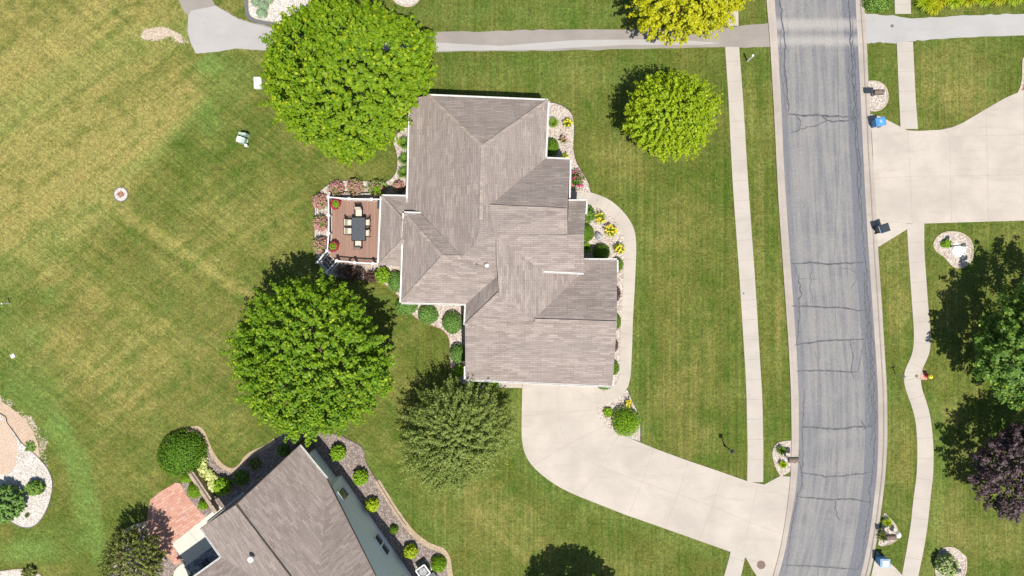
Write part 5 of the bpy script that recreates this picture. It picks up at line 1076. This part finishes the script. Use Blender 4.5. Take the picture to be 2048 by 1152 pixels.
# covers
def cover(px, py, r_, z, mat, label):
    q = P(px, py); b = MB(); b.lathe((q.x, q.y, z), [(r_, 0), (r_, .012)], 28)
    for k in (-.5, 0, .5): b.beam((q.x-r_*.75, q.y+k*r_, z+.015), (q.x+r_*.75, q.y+k*r_, z+.015), r_*.12, .008)
    tag(b.build('manhole_cover', M[mat]), label, 'manhole cover')
cover(1522, 1129.5, .34, .031, 'rust', 'large brown manhole cover in the driveway apron at the bottom edge')
cover(1832.5, 752, .12, .036, 'rust', 'small brown round cover in the bend of the right sidewalk')
cover(1784, 52, .13, .013, 'iron', 'small dark round cover in the path right of the road')
cover(1487, 587, .07, .036, 'iron', 'tiny grey valve cover in the left sidewalk')
# utility boxes in the meadow
c = P(481, 279, .6); r = empty('utility_box', (c.x, c.y, 0), 'pale green electrical cabinet with white lid in the meadow left of the big maple', 'utility box', None, math.radians(-14))
b = MB(); b.box((0, 0, 0), (.72, .48, .06)); b.build('base_pad', M['stone'], r); b = MB(); b.box((0, 0, .06), (.62, .42, .5)); b.build('cabinet', M['ugreen'], r); b = MB(); b.box((-.14, 0, .56), (.36, .46, .05)); b.build('lid', M['white'], r); b = MB(); b.box((.18, 0, .56), (.30, .44, .035)); b.build('side_lid', M['ugreen'], r)
c = P(488, 269, .5); b = MB(); b.box((c.x, c.y, 0), (.62, .20, .85), rz=math.radians(-6), top=.85); b.box((c.x-.22, c.y+.03, .85), (.16, .16, .04)); tag(b.build('cable_pedestal', M['ugreen']), 'narrow pale green cable pedestal just above the electrical cabinet', 'utility box')
c = P(492.5, 291, .3); b = MB(); b.lathe((c.x, c.y, 0), [(.10, 0), (.10, .35), (.13, .36), (.12, .42), (.04, .45)], 14); tag(b.build('vent_pipe', M['white']), 'small white capped pipe below the electrical cabinet', 'pipe')
c = P(515.5, 165.5, .35); r = empty('utility_box', (c.x, c.y, 0), 'white flat utility box in the grass left of the big maple crown', 'utility box', None, math.radians(2))
b = MB(); b.box((0, 0, 0), (.52, .84, .34)); b.build('cabinet', M['white'], r); b = MB(); b.box((0, 0, .34), (.60, .92, .05)); b.box((.02, -.33, .39), (.07, .07, .03)); b.build('lid', M['white'], r)
c = P(25, 712, .1); b = MB(); b.box((c.x, c.y, 0), (.32, .30, .10), rz=.5); b.lathe((c.x, c.y, .10), [(.1, 0), (.09, .04), (.03, .05)], 12); tag(b.build('ground_box', M['palestone']), 'small pale square ground box in the meadow at the left edge', 'utility box')
q = P(242, 389); b = MB(); b.box((q.x, q.y, .02), (.40, .40, .08), rz=.7); tag(b.build('red_block', M['brickred']), 'red square block in the middle of the round stone bed', 'stone block')
# boulder
def rock(px, py, sx, sy, h, rz, label, mat='stone', seed=2, name='boulder'):
    c = P(px, py, h*.5); rs = np.random.RandomState(seed); b = MB(); n, m_ = 14, 7; pts = []
    for j in range(m_+1):
        a = j/m_*math.pi/2; pts.append([])
        for i in range(n):
            t = 2*math.pi*i/n; w = 1+.16*math.sin(2*t+seed)+.10*math.sin(3*t+j)+rs.uniform(-.06, .06); rr = math.cos(a)**.7*w if j < m_ else 0; x = sx*rr*math.cos(t); y = sy*rr*math.sin(t); pts[-1].append((c.x+x*math.cos(rz)-y*math.sin(rz), c.y+x*math.sin(rz)+y*math.cos(rz), h*math.sin(a)*(1+rs.uniform(-.05, .05))))
    for j in range(m_):
        for i in range(n): k = (i+1) % n; b.face([pts[j][i], pts[j][k], pts[j+1][k], pts[j+1][i]])
    return tag(b.build(name, M[mat]), label, 'boulder')
rock(1198, 473, .26, .46, .48, math.radians(22), 'grey boulder between the boxwoods and daylilies beside the front walkway')
q = P(1917, 502); b = MB(); rs = np.random.RandomState(3); b.slab([Vector((q.x+.56*math.cos(a)*(1+rs.uniform(-.06, .06)), q.y+.52*math.sin(a)*(1+rs.uniform(-.06, .06)), 0)) for a in [i*math.pi/11 for i in range(22)]], 0, .07); b.slab([Vector((q.x-.25+.22*math.cos(a), q.y+.52+.16*math.sin(a), 0)) for a in [i*math.pi/6 for i in range(12)]], 0, .06); tag(b.build('flat_stone', M['palestone']), 'large flat white stone in the kidney-shaped gravel bed', 'stone')
# retaining timbers and stone ring of the neighbour
for i, (a, c, w, hgt, mt) in enumerate((((384, 941), (437, 1021), .30, .55, 'timber'), ((391, 940), (428, 996), .14, .72, 'timber_dark'), ((396, 938), (432, 992), .12, .9, 'timber'))):
    b = MB(); A0, C0 = P(*a), P(*c); b.beam(A0+Vector((0, 0, hgt/2)), C0+Vector((0, 0, hgt/2)), w, hgt); n_ = int((C0-A0).length/1.2)
    for k in range(1, n_): p = A0+(C0-A0)*(k/n_); d = (C0-A0).normalized(); s_ = Vector((d.y, -d.x, 0)); b.beam(p-s_*w*.5+Vector((0, 0, hgt+.002)), p+s_*w*.5+Vector((0, 0, hgt+.002)), .015, .006)
    tag(b.build('retaining_wall', M[mt]), ('wide pale timber retaining wall between the clipped balls and the hostas', 'dark weathered timber row right behind the pale retaining wall', 'thin timber row nearest the pale yellow hostas')[i], 'retaining wall', 'timber retaining rows')
b = MB(); ring = smooth_line([(240, 1100), (239, 1084), (244, 1070), (255, 1060), (270, 1052), (285, 1048), (294, 1045)], 4); ps = W(ring)
for a, c in zip(ps[:-1], ps[1:]):
    d = (c-a); b.beam(a+d*.05+Vector((0, 0, .14)), c-d*.05+Vector((0, 0, .14)), .30, .28)
tag(b.build('stone_border', M['stone_edge']), 'curved pale block border around the bronze-green tree by the brick patio', 'stone border')
# shaded patio: rug and chair
b = MB(); q = [P(425, 1093), P(446, 1116), P(400, 1152), P(368, 1135)]; b.slab(q, .036, .05); tag(b.build('patio_rug', M['rug']), 'dark patterned rug in the shade of the neighbour roof edge', 'rug')
c = P(412, 1128, .4); r = empty('lounge_chair', (c.x, c.y, .05), 'black lounge chair on the shaded patio rug', 'chair', None, math.radians(35))
b = MB(); b.box((0, 0, .32), (.6, .6, .10)); b.build('seat', M['dgrey'], r); b = MB(); b.beam((0, -.3, .4), (0, -.5, .95), .6, .07, up=Vector((0, -1, .2))); b.build('backrest', M['dgrey'], r)
b = MB(); b.beam((-.34, -.4, .56), (-.34, .3, .56), .05, .04); b.beam((.34, -.4, .56), (.34, .3, .56), .05, .04); b.beam((-.36, -.42, .54), (.36, -.42, .54), .04, .04); b.build('armrest', M['black'], r)
for x in (-.3, .3):
    for y in (-.3, .28): b = MB(); b.rod((x, y, .34 if y < 0 else .54), (x, y, 0), .02); b.build('leg', M['black'], r)
# air conditioner
c = P(846, 1144, .8); r = empty('air_conditioner', (c.x, c.y, 0), 'white air conditioning unit beside the neighbour wall at the bottom edge', 'air conditioner', None, math.radians(-54))
b = MB(); b.box((0, 0, 0), (.95, .95, .08)); b.build('pad', M['concrete3'], r); b = MB(); b.box((0, 0, .08), (.80, .80, .68)); b.build('cabinet', M['dgrey'], r)
b = MB()
for a, c2 in (((-.41, -.41), (.41, -.41)), ((.41, -.41), (.41, .41)), ((.41, .41), (-.41, .41)), ((-.41, .41), (-.41, -.41))): b.beam((*a, .78), (*c2, .78), .09, .06)
b.build('top_rim', M['white'], r); b = MB(); b.lathe((0, 0, .765), [(.30, 0), (.30, .02), (.22, .03)], 20); b.build('fan_grille', M['stone'], r)
b = MB(); q = P(866, 1152, .3); b.box((q.x, q.y, 0), (.5, .5, .35), rz=-.9); tag(b.build('ground_vent', M['dgrey']), 'dark box on the gravel right of the air conditioning unit', 'box')
# white board in the top bed
b = MB(); q1, q2 = P(503, 28), P(530, 36); b.beam(q1+Vector((0, 0, .12)), q2+Vector((0, 0, .12)), .14, .16); tag(b.build('white_board', M['white']), 'white board lying in the bed below the sage green domes', 'board')
